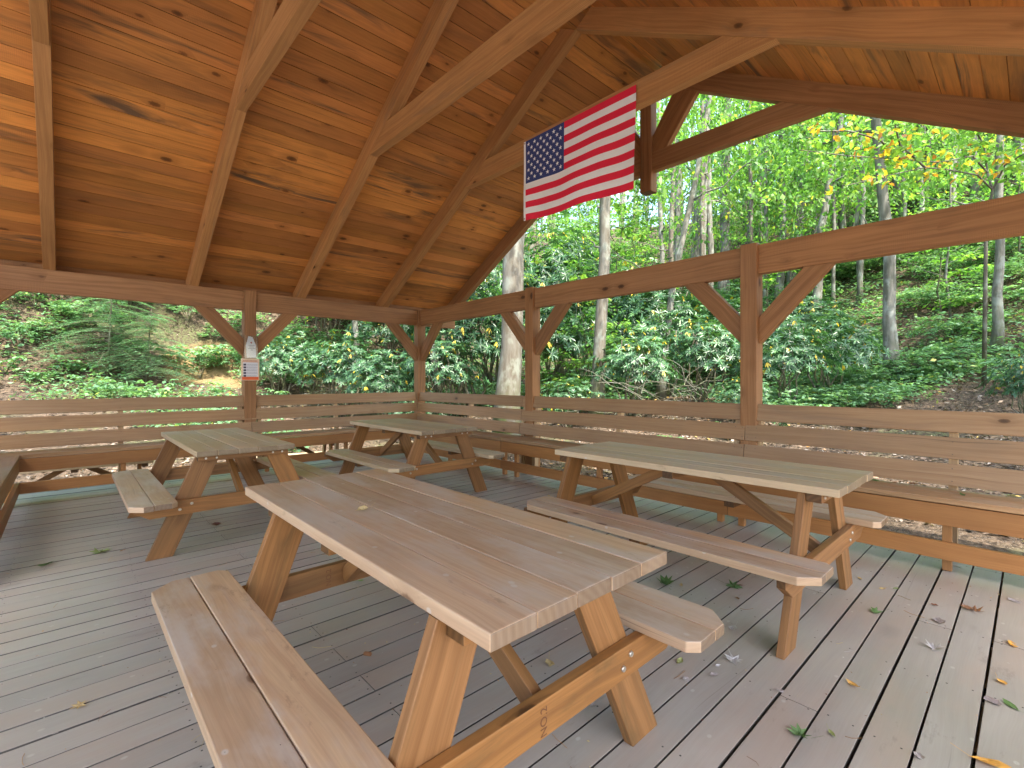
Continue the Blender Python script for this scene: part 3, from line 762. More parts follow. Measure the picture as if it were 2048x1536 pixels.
# ------------------------------------------------------------------ leaves: fast numpy builder
class Leaves:
    def __init__(s): s.V = []; s.F = []; s.C = []; s.nv = 0
    def add(s, pos, d, n, L, Wd, col, droop=.15, simple=False):
        """pos, d (axis), n (face normal): (k,3); L, Wd, col: (k,)"""
        pos = np.asarray(pos, float); k = len(pos)
        d = d / np.maximum(np.linalg.norm(d, axis=1, keepdims=True), 1e-6)
        n = n - d * (n * d).sum(1, keepdims=True); n = n / np.maximum(np.linalg.norm(n, axis=1, keepdims=True), 1e-6)
        w = np.cross(d, n); L = np.asarray(L)[:, None]; Wd = np.asarray(Wd)[:, None]
        if simple:
            P = np.stack([pos, pos + d * L * .5 + w * Wd * .5 - n * Wd * .08, pos + d * L - n * L * droop, pos + d * L * .5 - w * Wd * .5 - n * Wd * .08], 1); f = [[0, 1, 2, 3]]; m = 4
        else:
            up = n * Wd * .18
            P = np.stack([pos, pos + d * L * .28 + w * Wd * .42 + up, pos + d * L * .68 + w * Wd * .46 + up - n * L * droop * .4, pos + d * L - n * L * droop,
                          pos + d * L * .68 - w * Wd * .46 + up - n * L * droop * .4, pos + d * L * .28 - w * Wd * .42 + up], 1); f = [[0, 1, 2, 3], [0, 3, 4, 5]]; m = 6
        base = s.nv + np.arange(k)[:, None, None] * m
        s.F.append((base + np.array(f)[None]).reshape(-1, 4)); s.V.append(P.reshape(-1, 3))
        c = np.stack([np.asarray(col), np.random.rand(k)], 1); s.C.append(np.repeat(c, len(f), 0)); s.nv += k * m
    def mesh(s, name, mat):
        V = np.concatenate(s.V); F = np.concatenate(s.F); C = np.concatenate(s.C)
        me = bpy.data.meshes.new(name); me.vertices.add(len(V)); me.vertices.foreach_set('co', V.ravel())
        me.loops.add(F.size); me.loops.foreach_set('vertex_index', F.ravel().astype(np.int32))
        me.polygons.add(len(F)); me.polygons.foreach_set('loop_start', np.arange(0, F.size, 4, dtype=np.int32)); me.polygons.foreach_set('loop_total', np.full(len(F), 4, np.int32))
        ca = me.color_attributes.new('Board', 'FLOAT_COLOR', 'CORNER')
        cc = np.zeros((F.size, 4), np.float32); cc[:, 3] = 1; cc[:, :2] = np.repeat(C, 4, 0); ca.data.foreach_set('color', cc.ravel())
        me.materials.append(mat); me.update(calc_edges=True); me.validate(); return me
np.random.seed(11)
def rv(k): v = np.random.normal(size=(k, 3)); return v / np.linalg.norm(v, axis=1, keepdims=True)
def link(name, me, parent=None, **k):
    o = bpy.data.objects.new(name, me); COL.objects.link(o); o.parent = parent; return tagit(o, **k)

# --- rhododendron: bent stems carrying whorls of long leaves
def rhodo_meshes(seed, rad=1.25, hgt=2.6, nw=420):
    r = random.Random(seed); lv = Leaves(); st = MB()
    for i in range(9):
        a = r.uniform(0, 6.28); q = r.uniform(.15, 1) * rad * .75; top = hgt * r.uniform(.5, .9)
        pts = [(r.uniform(-.1, .1), r.uniform(-.1, .1), -.1)]
        for k in range(1, 6):
            f = k / 5; pts.append((math.cos(a) * q * f ** .7 + r.uniform(-.12, .12), math.sin(a) * q * f ** .7 + r.uniform(-.12, .12), top * f))
        st.tube(pts, [.035 * (1 - .14 * k) for k in range(6)], 5)
    for i in range(nw):
        a = r.uniform(0, 6.28); u = r.random(); e = math.acos(1 - 1.15 * u)   # shell, denser on top
        s = r.uniform(.62, 1.02) * (1 + .18 * math.sin(3 * a + seed) + .12 * math.sin(5 * e + 2 * a))
        c = np.array([math.cos(a) * math.sin(e) * rad * s, math.sin(a) * math.sin(e) * rad * s, hgt * .5 + math.cos(e) * hgt * .5 * s])
        out = np.array([math.cos(a) * math.sin(e), math.sin(a) * math.sin(e), .55 + math.cos(e)]); out += np.array([r.uniform(-.4, .4), r.uniform(-.4, .4), r.uniform(-.2, .4)]); out /= np.linalg.norm(out)
        t1 = np.cross(out, [0.3, .2, 1.0]); t1 /= np.linalg.norm(t1); t2 = np.cross(out, t1); k = r.randint(6, 9)
        an = np.arange(k) * 2 * math.pi / k + r.uniform(0, 6)
        d = np.cos(an)[:, None] * t1 + np.sin(an)[:, None] * t2 + out * r.uniform(.05, .7) + np.array([0, 0, -.18]) + rv(k) * .12
        col = np.random.uniform(0, .80, k)
        if r.random() < .10: col[:r.randint(1, 3)] = r.uniform(.88, 1)
        yel = col > .85
        d[yel] += np.array([0, 0, -1.1])
        L = np.random.uniform(.10, .165, k)
        lv.add(np.repeat(c[None], k, 0), d, np.repeat(out[None], k, 0) + rv(k) * .15, L, L * np.random.uniform(.24, .31, k), col, .16)
    return lv.mesh('foliage', M['rhodo']), st.mesh('stems', M['barkdark'])
RH = [rhodo_meshes(s) for s in (1, 2, 3, 4)]
def rhodo(px, t, sc, hs, label, i, zoff=-.05):
    x, y = at(px, t); e = empty('rhododendron_bush', (x, y, H(x, y) + zoff), rnd.uniform(0, 6.28), label=label, cat='bush', group='rhododendrons at the edge of the woods')
    f, s = RH[i % 4]
    for nm, me in (('foliage', f), ('stems', s)):
        o = link(nm, me, e)
    e.scale = (sc, sc, hs)
RB = [(560, 14.5, .75, .8, 'low rhododendron just right of the notice post, at the foot of the bank'), (610, 15.5, .9, .9, 'rhododendron with yellowing leaves left of the corner post'),
      (690, 14.0, 1.05, 1.0, 'broad rhododendron under the middle of the back beam'), (770, 13.2, .9, .85, 'rhododendron touching the left side of the corner post'),
      (655, 18.5, 1.2, 1.3, 'tall rhododendron rising up the bank behind the broad one'), (780, 17.5, 1.4, 1.6, 'tall dark rhododendron behind the corner knee brace'),
      (880, 13.5, 1.0, 1.0, 'rhododendron right of the corner post'), (935, 15.5, 1.5, 1.75, 'big dark rhododendron below the right-hand end of the ceiling'),
      (900, 19.5, 1.8, 2.4, 'very tall rhododendron behind the corner, reaching above the beam'), (985, 19.5, 1.8, 2.6, 'towering rhododendron behind the thickest trunk'),
      (1080, 15.0, 1.3, 1.55, 'rhododendron directly right of the thickest trunk'), (1110, 19.0, 1.9, 2.6, 'huge rhododendron between the two pale trunks'),
      (1135, 11.5, .62, .5, 'small low rhododendron just above the bench back near the second post'), (1190, 16.5, 1.4, 1.7, 'rhododendron behind the mossy-footed trunk'),
      (1265, 12.5, 1.0, .95, 'spreading rhododendron right of the mossy-footed trunk'), (1330, 16.0, 1.45, 1.7, 'rounded rhododendron below the flag side of the beam'),
      (1400, 13.0, 1.05, 1.0, 'rhododendron left of the brace on the third post'), (1445, 17.0, 1.4, 1.35, 'rhododendron showing above the beam left of the third post'),
      (1250, 21.0, 1.7, 2.0, 'far rhododendron under the hanging king post'), (1560, 11.5, .95, .95, 'rhododendron immediately right of the third post'),
      (1650, 12.8, 1.05, 1.0, 'rhododendron with orange leaves beside the slim leaning tree'), (1600, 15.8, 1.2, 1.1, 'rhododendron behind the brace right of the third post'),
      (2060, 8.6, .45, .55, 'little rhododendron cut off by the right edge of the picture'), (1480, 10.8, .5, .42, 'small pale rhododendron low behind the foot of the third post'),
      (1375, 20.5, 1.3, 1.3, 'rhododendron on the slope behind the thin leaning tree'), (830, 12.6, .6, .5, 'small rhododendron low beside the corner post')]
for i, (px, t, sc, hs, lab) in enumerate(RB): rhodo(px, t, sc, hs, lab, i)

# --- trees
def crown_mesh(seed, z0, z1, rad, n, mat='bright', size=(.07, .13)):
    """leaf sprays: flat layered fans along unseen twigs"""
    r = np.random.RandomState(seed); lv = Leaves(); ns = n // 14
    for i in range(ns):
        z = z0 + (z1 - z0) * r.rand() ** .8; f = (z - z0) / (z1 - z0); rr = rad * (.35 + .65 * math.sin(math.pi * min(1, f * .8 + .2)))
        a = r.rand() * 6.28; q = rr * math.sqrt(r.rand()); c = np.array([math.cos(a) * q, math.sin(a) * q, z])
        ax = np.array([math.cos(a) + r.normal() * .5, math.sin(a) + r.normal() * .5, r.normal() * .15]); ax /= np.linalg.norm(ax)
        k = 14; u = np.linspace(0, 1, k); side = np.where(np.arange(k) % 2 == 0, 1, -1)[:, None]
        sw = np.cross(ax, [0, 0, 1.0]); ln = r.uniform(.14, .30)
        pos = c + ax * (u[:, None] * ln) + r.normal(size=(k, 3)) * .014 - np.array([0, 0, 1]) * (u[:, None] ** 2 * .03)
        d = ax * .6 + sw * side * .9 + r.normal(size=(k, 3)) * .25
        L = r.uniform(size[0], size[1], k); nn = np.array([0, 0, 1.0]) + r.normal(size=(k, 3)) * .45
        lv.add(pos, d, nn, L, L * .62, np.clip(r.rand() * .6 + r.rand(k) * .45, 0, 1), .2, simple=True)
    return lv.mesh('crown', M[mat])
CR = [crown_mesh(s, 0, 1, 1, 5200, size=(.028, .05)) for s in (3, 4, 5)]       # unit crowns, scaled per tree
def unit_crown(seed, n):
    return None
def trunk_mesh(pts, r0, r1, seed, forks=()):
    m = MB(); r = random.Random(seed); n = len(pts)
    P = []; Rr = []
    steps = 12
    for i in range(steps + 1):
        f = i / steps * (n - 1); k = min(int(f), n - 2); u = f - k
        p = Vector(pts[k]).lerp(Vector(pts[k + 1]), u) + Vector((r.uniform(-1, 1), r.uniform(-1, 1), 0)) * r0 * .22
        P.append(p); Rr.append(r0 + (r1 - r0) * i / steps + (r0 * .45 if i == 0 else r0 * .1 if i == 1 else 0) + r.uniform(-.04, .04) * r0)
    m.tube(P, Rr, 12)
    for (h, az, ln, rr) in forks:
        i = min(int(h * steps), steps - 1); b = P[i]; q = [b]
        for k in range(1, 6):
            q.append(b + Vector((math.cos(az) * ln * k / 5, math.sin(az) * ln * k / 5, ln * .5 * (k / 5) ** 1.3)) + Vector((r.uniform(-1, 1), r.uniform(-1, 1), r.uniform(-1, 1))) * ln * .04)
        m.tube(q, [rr * (1 - .15 * k) for k in range(6)], 6)
    return m.mesh('trunk', M['bark'])
def tree(px0, t0, wpx, hgt, label, px1=None, bark='bark', crown=True, lean_t=0, crown_z=.42, crad=3.2, forks=3, seed=0):
    """px0: bearing of the foot, wpx: apparent trunk width, px1: bearing at the top"""
    x, y = at(px0, t0); z = H(x, y) - .15; r0 = wpx / FPX * t0 / 2
    x1, y1 = at(px1 if px1 is not None else px0, t0 + lean_t)
    e = empty('tree', (x, y, z), 0, label=label, cat='tree')
    rr = random.Random(seed + int(px0)); dx, dy = x1 - x, y1 - y
    bow = rr.uniform(-.15, .15)
    pts = [(0, 0, 0), (dx * .33 + bow, dy * .33 - bow, hgt * .35), (dx * .66, dy * .66, hgt * .65), (dx, dy, hgt)]
    fk = [(rr.uniform(.35, .8), rr.uniform(0, 6.28), rr.uniform(1.2, 2.6), r0 * .28) for _ in range(forks)]
    me = trunk_mesh(pts, r0, r0 * .55, int(px0), fk); me.materials.clear(); me.materials.append(M[bark])
    link('trunk', me, e)
    if crown:
        c = link('crown', CR[int(px0) % 3], e); c.location = (dx * .7, dy * .7, hgt * crown_z); c.scale = (crad, crad, hgt * (1.12 - crown_z)); c.rotation_euler = (0, 0, rr.uniform(0, 6))
    return e
TREES = [
 (1012, 10.6, 47, 13, 'thickest tree trunk, pale and slightly leaning, left of the second post', 1085, 'barkmoss'),
 (1193, 12.5, 26, 13, 'straight pale trunk with a green mossy foot, below the flag', 1228, 'barkmoss'),
 (1318, 15.0, 15, 11, 'thin tree leaning right, right of the hanging king post', 1432, 'bark'),
 (1393, 30, 24, 15, 'pale far trunk just right of the thin leaning tree', 1420, 'bark'),
 (1446, 27, 22, 14, 'grey trunk in the gable opening, second of the pale pair', 1458, 'bark'),
 (1492, 33, 15, 15, 'dark mossy trunk in the middle of the gable opening', 1512, 'barkdark'),
 (1522, 36, 10, 14, 'narrow dark trunk in the far woods beside the mossy one', 1545, 'barkdark'),
 (1556, 23, 15, 12, 'straight grey trunk above the third post', 1566, 'bark'),
 (1584, 24, 20, 14, 'smooth pale trunk leaning slightly right above the third post', 1640, 'bark'),
 (1630, 20, 16, 12, 'speckled grey trunk with a crooked dark fork beside it', 1700, 'bark'),
 (1652, 28, 11, 13, 'dark slim trunk behind the speckled one', 1690, 'barkdark'),
 (1706, 24, 10, 12, 'slim greenish trunk left of the tall silver tree', 1716, 'barkdark'),
 (1722, 20, 8, 10, 'very slim pale stem next to the tall silver tree', 1722, 'bark'),
 (1782, 13.6, 24, 11, 'tall silver-grey tree crossing the right beam, patched with lichen', 1735, 'bark'),
 (1782, 27, 12, 12, 'dark trunk behind the tall silver tree', 1800, 'barkdark'),
 (1850, 25, 11, 12, 'dark straight trunk high on the right slope', 1852, 'barkdark'),
 (1906, 15, 5, 5.2, 'white sapling stem standing on the slope below the right beam', 1900, 'bark'),
 (1994, 12.2, 17, 9, 'slender grey tree near the right edge of the picture', 2004, 'bark'),
 (1950, 22, 13, 12, 'forked tree at the top right of the slope', 1930, 'bark'),
 (2030, 26, 14, 12, 'trunk at the far right edge, high on the slope', 2028, 'bark'),
 (1350, 36, 16, 16, 'far grey trunk left of the pale pair', 1356, 'bark'),
 (885, 14.0, 15, 7, 'short mossy trunk right of the corner post', 865, 'barkmoss'),
 (705, 16.0, 14, 6, 'crooked trunk among the rhododendrons below the back beam', 700, 'bark'),
 (1060, 26, 22, 14, 'dark trunk behind the thickest one', 1075, 'barkdark'),
 (250, 24, 16, 13, 'tree on top of the bank at the left', 250, 'bark'), (560, 26, 20, 14, 'tree on top of the bank behind the notice post', 575, 'bark'),
 (820, 28, 22, 15, 'tree high behind the corner post', 830, 'bark'),
]
for i, (a, t, w, h, lab, b, bk) in enumerate(TREES): tree(a, t, w, h, lab, b, bk, seed=i, crown=(w > 7), crown_z=.30 if t > 18 else .5, crad=3.6 if t > 18 else 3.0)

# --- understory saplings: bright leaf layers on thin stems
def sapling_mesh(seed, hgt, n):
    r = random.Random(seed); m = MB(); lv = Leaves(); rs = np.random.RandomState(seed)
    P = [Vector((0, 0, -.1))]
    for k in range(1, 9): P.append(P[-1] + Vector((r.uniform(-.09, .09), r.uniform(-.09, .09), hgt / 8)))
    m.tube(P, [.022 * (1 - .1 * k) for k in range(9)], 5)
    nb = n // 40
    for i in range(nb):
        k = r.randint(2, 8); b = P[k]; a = r.uniform(0, 6.28); ln = r.uniform(.5, 1.5) * (1.15 - k * .06)
        q = [b + Vector((math.cos(a) * ln * f, math.sin(a) * ln * f, ln * (.35 * f - .25 * f * f))) for f in (0, .33, .66, 1)]
        m.tube(q, [.008, .006, .004, .002], 4, cap=False)
        kk = 40; u = rs.uniform(.15, 1, kk); side = np.where(rs.rand(kk) < .5, 1, -1)
        ax = np.array([math.cos(a), math.sin(a), .1]); sw = np.array([-math.sin(a), math.cos(a), 0])
        base = np.array(b)[None] + np.outer(u * ln, [math.cos(a), math.sin(a), 0]) + np.outer(ln * (.35 * u - .25 * u * u), [0, 0, 1]) + np.outer(side * rs.uniform(0, .32, kk) * ln * .6, sw) + rs.normal(size=(kk, 3)) * .03
        d = ax * .7 + sw * side[:, None] * .8 + rs.normal(size=(kk, 3)) * .3 - np.array([0, 0, .2])
        L = rs.uniform(.07, .13, kk)
        lv.add(base, d, np.array([0, 0, 1.0]) + rs.normal(size=(kk, 3)) * .4, L, L * .58, np.clip(rs.rand() * .5 + rs.rand(kk) * .5, 0, 1), .2, simple=True)
    return lv.mesh('foliage', M['bright']), m.mesh('stem', M['barkdark'])
SP = [sapling_mesh(s, h, n) for s, h, n in ((21, 2.6, 900), (22, 3.6, 1300), (23, 4.6, 1700), (24, 1.8, 700))]
def region(px, t):
    far = 'far up' if t > 27 else 'part way up' if t > 19 else 'low on'
    if px < 160: w = 'the bank at the left edge of the view'
    elif px < 420: w = 'the bank above and around the clay scar'
    elif px < 600: w = 'the bank behind the notice post'
    elif px < 860: w = 'the slope between the notice post and the corner post'
    elif px < 1200: w = 'the hillside behind the thickest trunk and the flag'
    elif px < 1400: w = 'the hillside below the hanging king post'
    elif px < 1560: w = 'the hillside left of and above the third post'
    elif px < 1740: w = 'the hillside left of the tall silver-grey tree'
    elif px < 1900: w = 'the hillside right of the tall silver-grey tree'
    elif px < 2010: w = 'the hillside around the slender grey tree'
    else: w = 'the hillside at the right edge of the view'
    return far + ' ' + w
rs = random.Random(77)
spots = []
for i in range(118):
    px = rs.uniform(1090, 2110); t = 14 + 34 * rs.random() ** 1.1
    if 1340 < px and t < 33 and rs.random() < .8: continue
    spots.append((px, t))
for i in range(30): spots.append((rs.uniform(-60, 820), rs.uniform(18.8, 28)))
for i in range(14): spots.append((rs.uniform(1380, 1900), rs.uniform(28, 46)))
for i, (px, t) in enumerate(spots):
    x, y = at(px, t); k = rs.randint(0, 3); e = empty('understory_sapling', (x, y, H(x, y)), rs.uniform(0, 6.28), cat='sapling',
        label='green sapling ' + region(px, t), group='understory saplings on the hillside')
    s = rs.uniform(.8, 1.25) * (1 + t / 60); e.scale = (s, s, s * rs.uniform(.9, 1.2))
    link('foliage', SP[k][0], e); link('stem', SP[k][1], e)

# --- low leafy shrubs on the slopes
def shrub_mesh(seed, n=90):
    r = np.random.RandomState(seed); lv = Leaves(); m = MB()
    for i in range(n):
        a = r.uniform(0, 6.28); q = math.sqrt(r.rand()) * .9; h = (.35 + .65 * r.rand()) * (1 - q * q * .55); c = np.array([math.cos(a) * q, math.sin(a) * q, h])
        if i % 6 == 0: m.tube([(0, 0, -.05), tuple(c * [.5, .5, .6]), tuple(c)], [.012, .008, .004], 4, cap=False)
        k = 16; u = np.linspace(0, 1, k); ax = np.array([math.cos(a + r.normal() * .7), math.sin(a + r.normal() * .7), r.normal() * .2]); sw = np.cross(ax, [0, 0, 1.0]); sd_ = np.where(np.arange(k) % 2 == 0, 1, -1)[:, None]
        L = r.uniform(.07, .13, k)
        lv.add(c + np.outer(u * .4, ax) + r.normal(size=(k, 3)) * .02, ax * .5 + sw * sd_ + r.normal(size=(k, 3)) * .2, np.array([0, 0, 1.0]) + r.normal(size=(k, 3)) * .35, L, L * .6, np.clip(r.rand() * .65 + r.rand(k) * .35, 0, 1), .25, simple=True)
    return lv.mesh('foliage', M['herb']), m.mesh('stems', M['barkdark'])
SH = [shrub_mesh(s) for s in (31, 32, 33)]
rs = random.Random(31)
sl = [(rs.uniform(1530, 2120), 11.5 + 16 * rs.random() ** 1.2) for _ in range(92)] + [(rs.uniform(-80, 290), rs.uniform(12.8, 18)) for _ in range(34)] + [(rs.uniform(330, 600), rs.uniform(15.8, 19)) for _ in range(24)] + [(rs.uniform(1080, 1500), rs.uniform(16, 30)) for _ in range(36)]
for i, (px, t) in enumerate(sl):
    x, y = at(px, t); e = empty('low_shrub', (x, y, H(x, y)), rs.uniform(0, 6.28), cat='shrub', label='low shrub ' + region(px, t), group='low shrubs in the undergrowth')
    q = rs.uniform(.6, 1.15) * (.75 + t / 45) * (.7 if px < 600 else 1); e.scale = (q, q, q * rs.uniform(.55, .95)); link('foliage', SH[i % 3][0], e); link('stems', SH[i % 3][1], e)
# --- thin poles in the far woods, and big unseen trees added to shade the ground beside the pavilion
for i in range(46):
    ppx, ptt = rs.uniform(1300, 2080), rs.uniform(19, 36)
    tree(ppx, ptt, rs.uniform(7, 14), rs.uniform(11, 15), 'pole-like trunk ' + region(ppx, ptt), None, rs.choice(['bark', 'barkdark', 'bark']), crown=False, seed=300 + i)['group'] = 'thin trunks in the woods beyond the gable'
for i, (x, y, h, cr) in enumerate([(12.5, -7, 15, 5.5), (8.5, -9, 14, 5), (-7, 9.5, 14, 5.2), (-9.5, 14, 15, 5.5), (-5.5, 6.0, 12, 3.6)]):
    e = empty('tree', (x, y, H(x, y) - .1), 0, label='tall unseen tree added for shade close beside the pavilion, its crown above the roof', cat='tree', group='unseen trees added for shade beside the pavilion')
    me = trunk_mesh([(0, 0, 0), (.05, .1, h * .5), (.1, .3, h)], (.06 if i == 5 else .24), .05, 900 + i, [(.6, i, 2.2, .07), (.7, i + 2, 2.2, .06), (.65, i + 4, 2, .06)]); link('trunk', me, e)
    for k in range(2):
        c = link('crown', CR[(i + k) % 3], e); c.location = (0, 0, h * (.45 + .22 * k)); c.scale = (cr, cr, h * .4); c.rotation_euler = (0, 0, i + k * 2)

# --- distant woods up the hill: trunks and leaf masses read as one body
def far_woods():
    r = np.random.RandomState(5); lv = Leaves(); m = MB()
    for i in range(150):
        az = r.uniform(-12, 100); q = r.uniform(46, 78); x, y = q * math.sin(R(az)), q * math.cos(R(az)); z = H(x, y, False)
        h = r.uniform(14, 20); rr = r.uniform(.10, .24); dx, dy = r.normal() * .6, r.normal() * .6
        m.tube([(x, y, z - .2), (x + dx * .5, y + dy * .5, z + h * .5), (x + dx, y + dy, z + h)], [rr, rr * .8, rr * .5], 6, cap=False)
    for i in range(1500):
        az = r.uniform(-12, 100); q = r.uniform(40, 80); x, y = q * math.sin(R(az)), q * math.cos(R(az)); z = H(x, y, False) + 1 + 17 * r.rand()
        k = 26; c = np.array([x, y, z]) + r.normal(size=(k, 3)) * [1.3, 1.3, .5]
        L = r.uniform(.16, .30, k)
        lv.add(c, rv(k) * [1, 1, .4], np.array([0, 0, 1.0]) + r.normal(size=(k, 3)) * .6, L, L * .65, np.clip(r.rand() * .5 + r.rand(k) * .5, 0, 1), .1, simple=True)
    a = link('far_woods', lv.mesh('far_woods', M['bright']), None, kind='stuff')
    b = m.build('far_trunks', M['bark'], a)
far_woods()

# --- ground cover and leaf litter on the hillside
def scatter():
    r = np.random.RandomState(9)
    hv = Leaves(); lt = Leaves()
    def spot(qmin, qmax, a0=-14, a1=97):
        while True:
            az = r.uniform(a0, a1); t = math.exp(r.uniform(math.log(6.5), math.log(qmax))); x, y = t * math.sin(R(az)), t * math.cos(R(az))
            if x < 5.25 and y < 8.25: continue
            return x, y, t, az
    n = 0
    while n < 17000:
        x, y, t, az = spot(6, 48)
        dens = mnoise.noise(Vector((x * .22, y * .22, 9))) + .25 * mnoise.noise(Vector((x * .9, y * .9, 2)))
        lim = 9 if t < 11.5 else .10 if t < 15 else -.30
        if az < 34 and 16.5 < y < 20 and (x - 3.5) ** 2 / 6 + (y - 18.3) ** 2 / 4 < 1: continue
        if az < 34 and y < 15.5: lim = .42
        if az < 20 and y > 16: lim = -.15
        if dens < lim: continue
        z = H(x, y); k = r.randint(6, 11); s = (.55 + t / 20); big = r.rand() < .3
        hgt = r.uniform(.05, .30) * s * (1.4 if big else 1)
        c = np.array([x, y, z]) + np.stack([r.normal(size=k) * .12 * s, r.normal(size=k) * .12 * s, r.uniform(.4, 1, k) * hgt], 1)
        d = r.normal(size=(k, 3)) * [1, 1, .25]; L = r.uniform(.05, .11, k) * s * (1.25 if big else .9)
        hv.add(c, d, np.array([0, 0, 1.0]) + r.normal(size=(k, 3)) * .35, L, L * (.62 if big else .38), np.clip(r.rand() * .7 + r.rand(k) * .35, 0, 1), .2, simple=True); n += 1
    link('ground_cover', hv.mesh('ground_cover', M['herb']), None, kind='stuff')
    N = 46000; P = np.zeros((N, 3)); L = np.zeros(N)
    for i in range(N):
        x, y, t, az = spot(6, 34)
        P[i] = (x, y, H(x, y) + r.uniform(.0, .03)); L[i] = r.uniform(.04, .10) * (1 + max(0, t - 10) / 22)
    lt.add(P, r.normal(size=(N, 3)) * [1, 1, .25], np.array([0, 0, 1.0]) + r.normal(size=(N, 3)) * .45, L, L * r.uniform(.3, .75, N), np.clip(r.beta(1.6, 1.5, N), 0, 1), r.uniform(-.3, .4, N)[:, None], simple=True)
    link('leaf_litter', lt.mesh('leaf_litter', M['litter']), None, kind='stuff')
scatter()

# --- feathery hemlock on the left bank
def hemlock(px, t, hgt, label, seed, n=62, lean=0):
    r = np.random.RandomState(seed); x, y = at(px, t); e = empty('hemlock_sapling', (x, y, H(x, y) - .05), 0, label=label, cat='young conifer', group='young hemlocks on the left bank')
    m = MB(); lv = Leaves(); m.tube([(0, 0, 0), (.05, -.1, hgt * .5), (.1, -.25, hgt)], [.035, .02, .006], 6)
    for i in range(n):
        f = .12 + .85 * (i / n); a = r.uniform(0, 6.28); ln = (1.1 - f * .75) * hgt * .62
        b = np.array([.1 * f, -.25 * f * f, hgt * f]); dr = np.array([math.cos(a), math.sin(a), .05])
        q = [tuple(b + dr * ln * u - np.array([0, 0, ln * .30 * u * u])) for u in (0, .5, 1)]; m.tube(q, [.008, .005, .002], 4, cap=False)
        for j in range(11):
            u = .15 + .85 * j / 10; p0 = b + dr * ln * u - np.array([0, 0, ln * .30 * u * u]); sw = np.array([-dr[1], dr[0], 0])
            for sgn in (-1, 1):
                tw = (sw * sgn * .8 + dr * .7); tl = ln * .34 * (1.1 - u * .7); k = 26; w = np.linspace(0, 1, k)
                pos = p0 + np.outer(w * tl, tw) - np.outer(w * w, [0, 0, tl * .22])
                nd = np.cross(tw, [0, 0, 1.0]); s2 = np.where(np.arange(k) % 2 == 0, 1, -1)[:, None]
                L = np.full(k, .040)
                lv.add(pos, nd * s2 + tw * .35 + r.normal(size=(k, 3)) * .1, np.array([0, 0, 1.0]) + r.normal(size=(k, 3)) * .2, L, L * .30, r.rand(k), .1, simple=True)
    link('foliage', lv.mesh('foliage', M['needle']), e); m.build('stem', M['barkdark'], e)
hemlock(215, 13.7, 2.9, 'feathery blue-green hemlock sapling in the middle of the left bank', 1)
hemlock(292, 14.1, 2.2, 'hemlock sapling just left of the bare clay scar', 2)
hemlock(160, 15.2, 2.2, 'hemlock sapling higher on the left bank under the beam', 3)
hemlock(262, 15.6, 2.0, 'small hemlock topping the left bank', 4)

# --- broad-leaved herbs, ferns on the bank
def herb(px, t, hgt, label, seed, n=26, leaf=.16, name='broadleaf_plant', cat='plant', group='leafy plants on the bank and slope', mat='herb'):
    r = np.random.RandomState(seed); x, y = at(px, t); e = empty(name, (x, y, H(x, y) - .02), 0, label=label, cat=cat, group=group)
    m = MB(); lv = Leaves()
    for i in range(n // 4):
        a = r.uniform(0, 6.28); ln = hgt * r.uniform(.5, 1); tip = np.array([math.cos(a) * ln * .6, math.sin(a) * ln * .6, ln])
        m.tube([(0, 0, 0), tuple(tip * [.4, .4, .6]), tuple(tip)], [.008, .006, .003], 4, cap=False)
        k = r.randint(4, 7); an = np.arange(k) * 6.28 / k + r.rand() * 6
        d = np.stack([np.cos(an), np.sin(an), r.uniform(-.25, .15, k)], 1); L = r.uniform(.7, 1.15, k) * leaf
        lv.add(np.repeat(tip[None], k, 0), d, np.array([0, 0, 1.0]) + r.normal(size=(k, 3)) * .25, L, L * .5, np.clip(r.uniform(.2, .85) + r.normal(size=k) * .08, 0, .95), .25)
        k = 5; u = r.uniform(.4, .9, k)[:, None]; L = r.uniform(.5, .9, k) * leaf
        lv.add(tip[None] * u, r.normal(size=(k, 3)) * [1, 1, .2], np.array([0, 0, 1.0]) + r.normal(size=(k, 3)) * .25, L, L * .5, r.uniform(.2, .9, k), .2)
    link('foliage', lv.mesh('foliage', M[mat]), e); m.build('stems', M['barkdark'], e)
BANK = 2.3
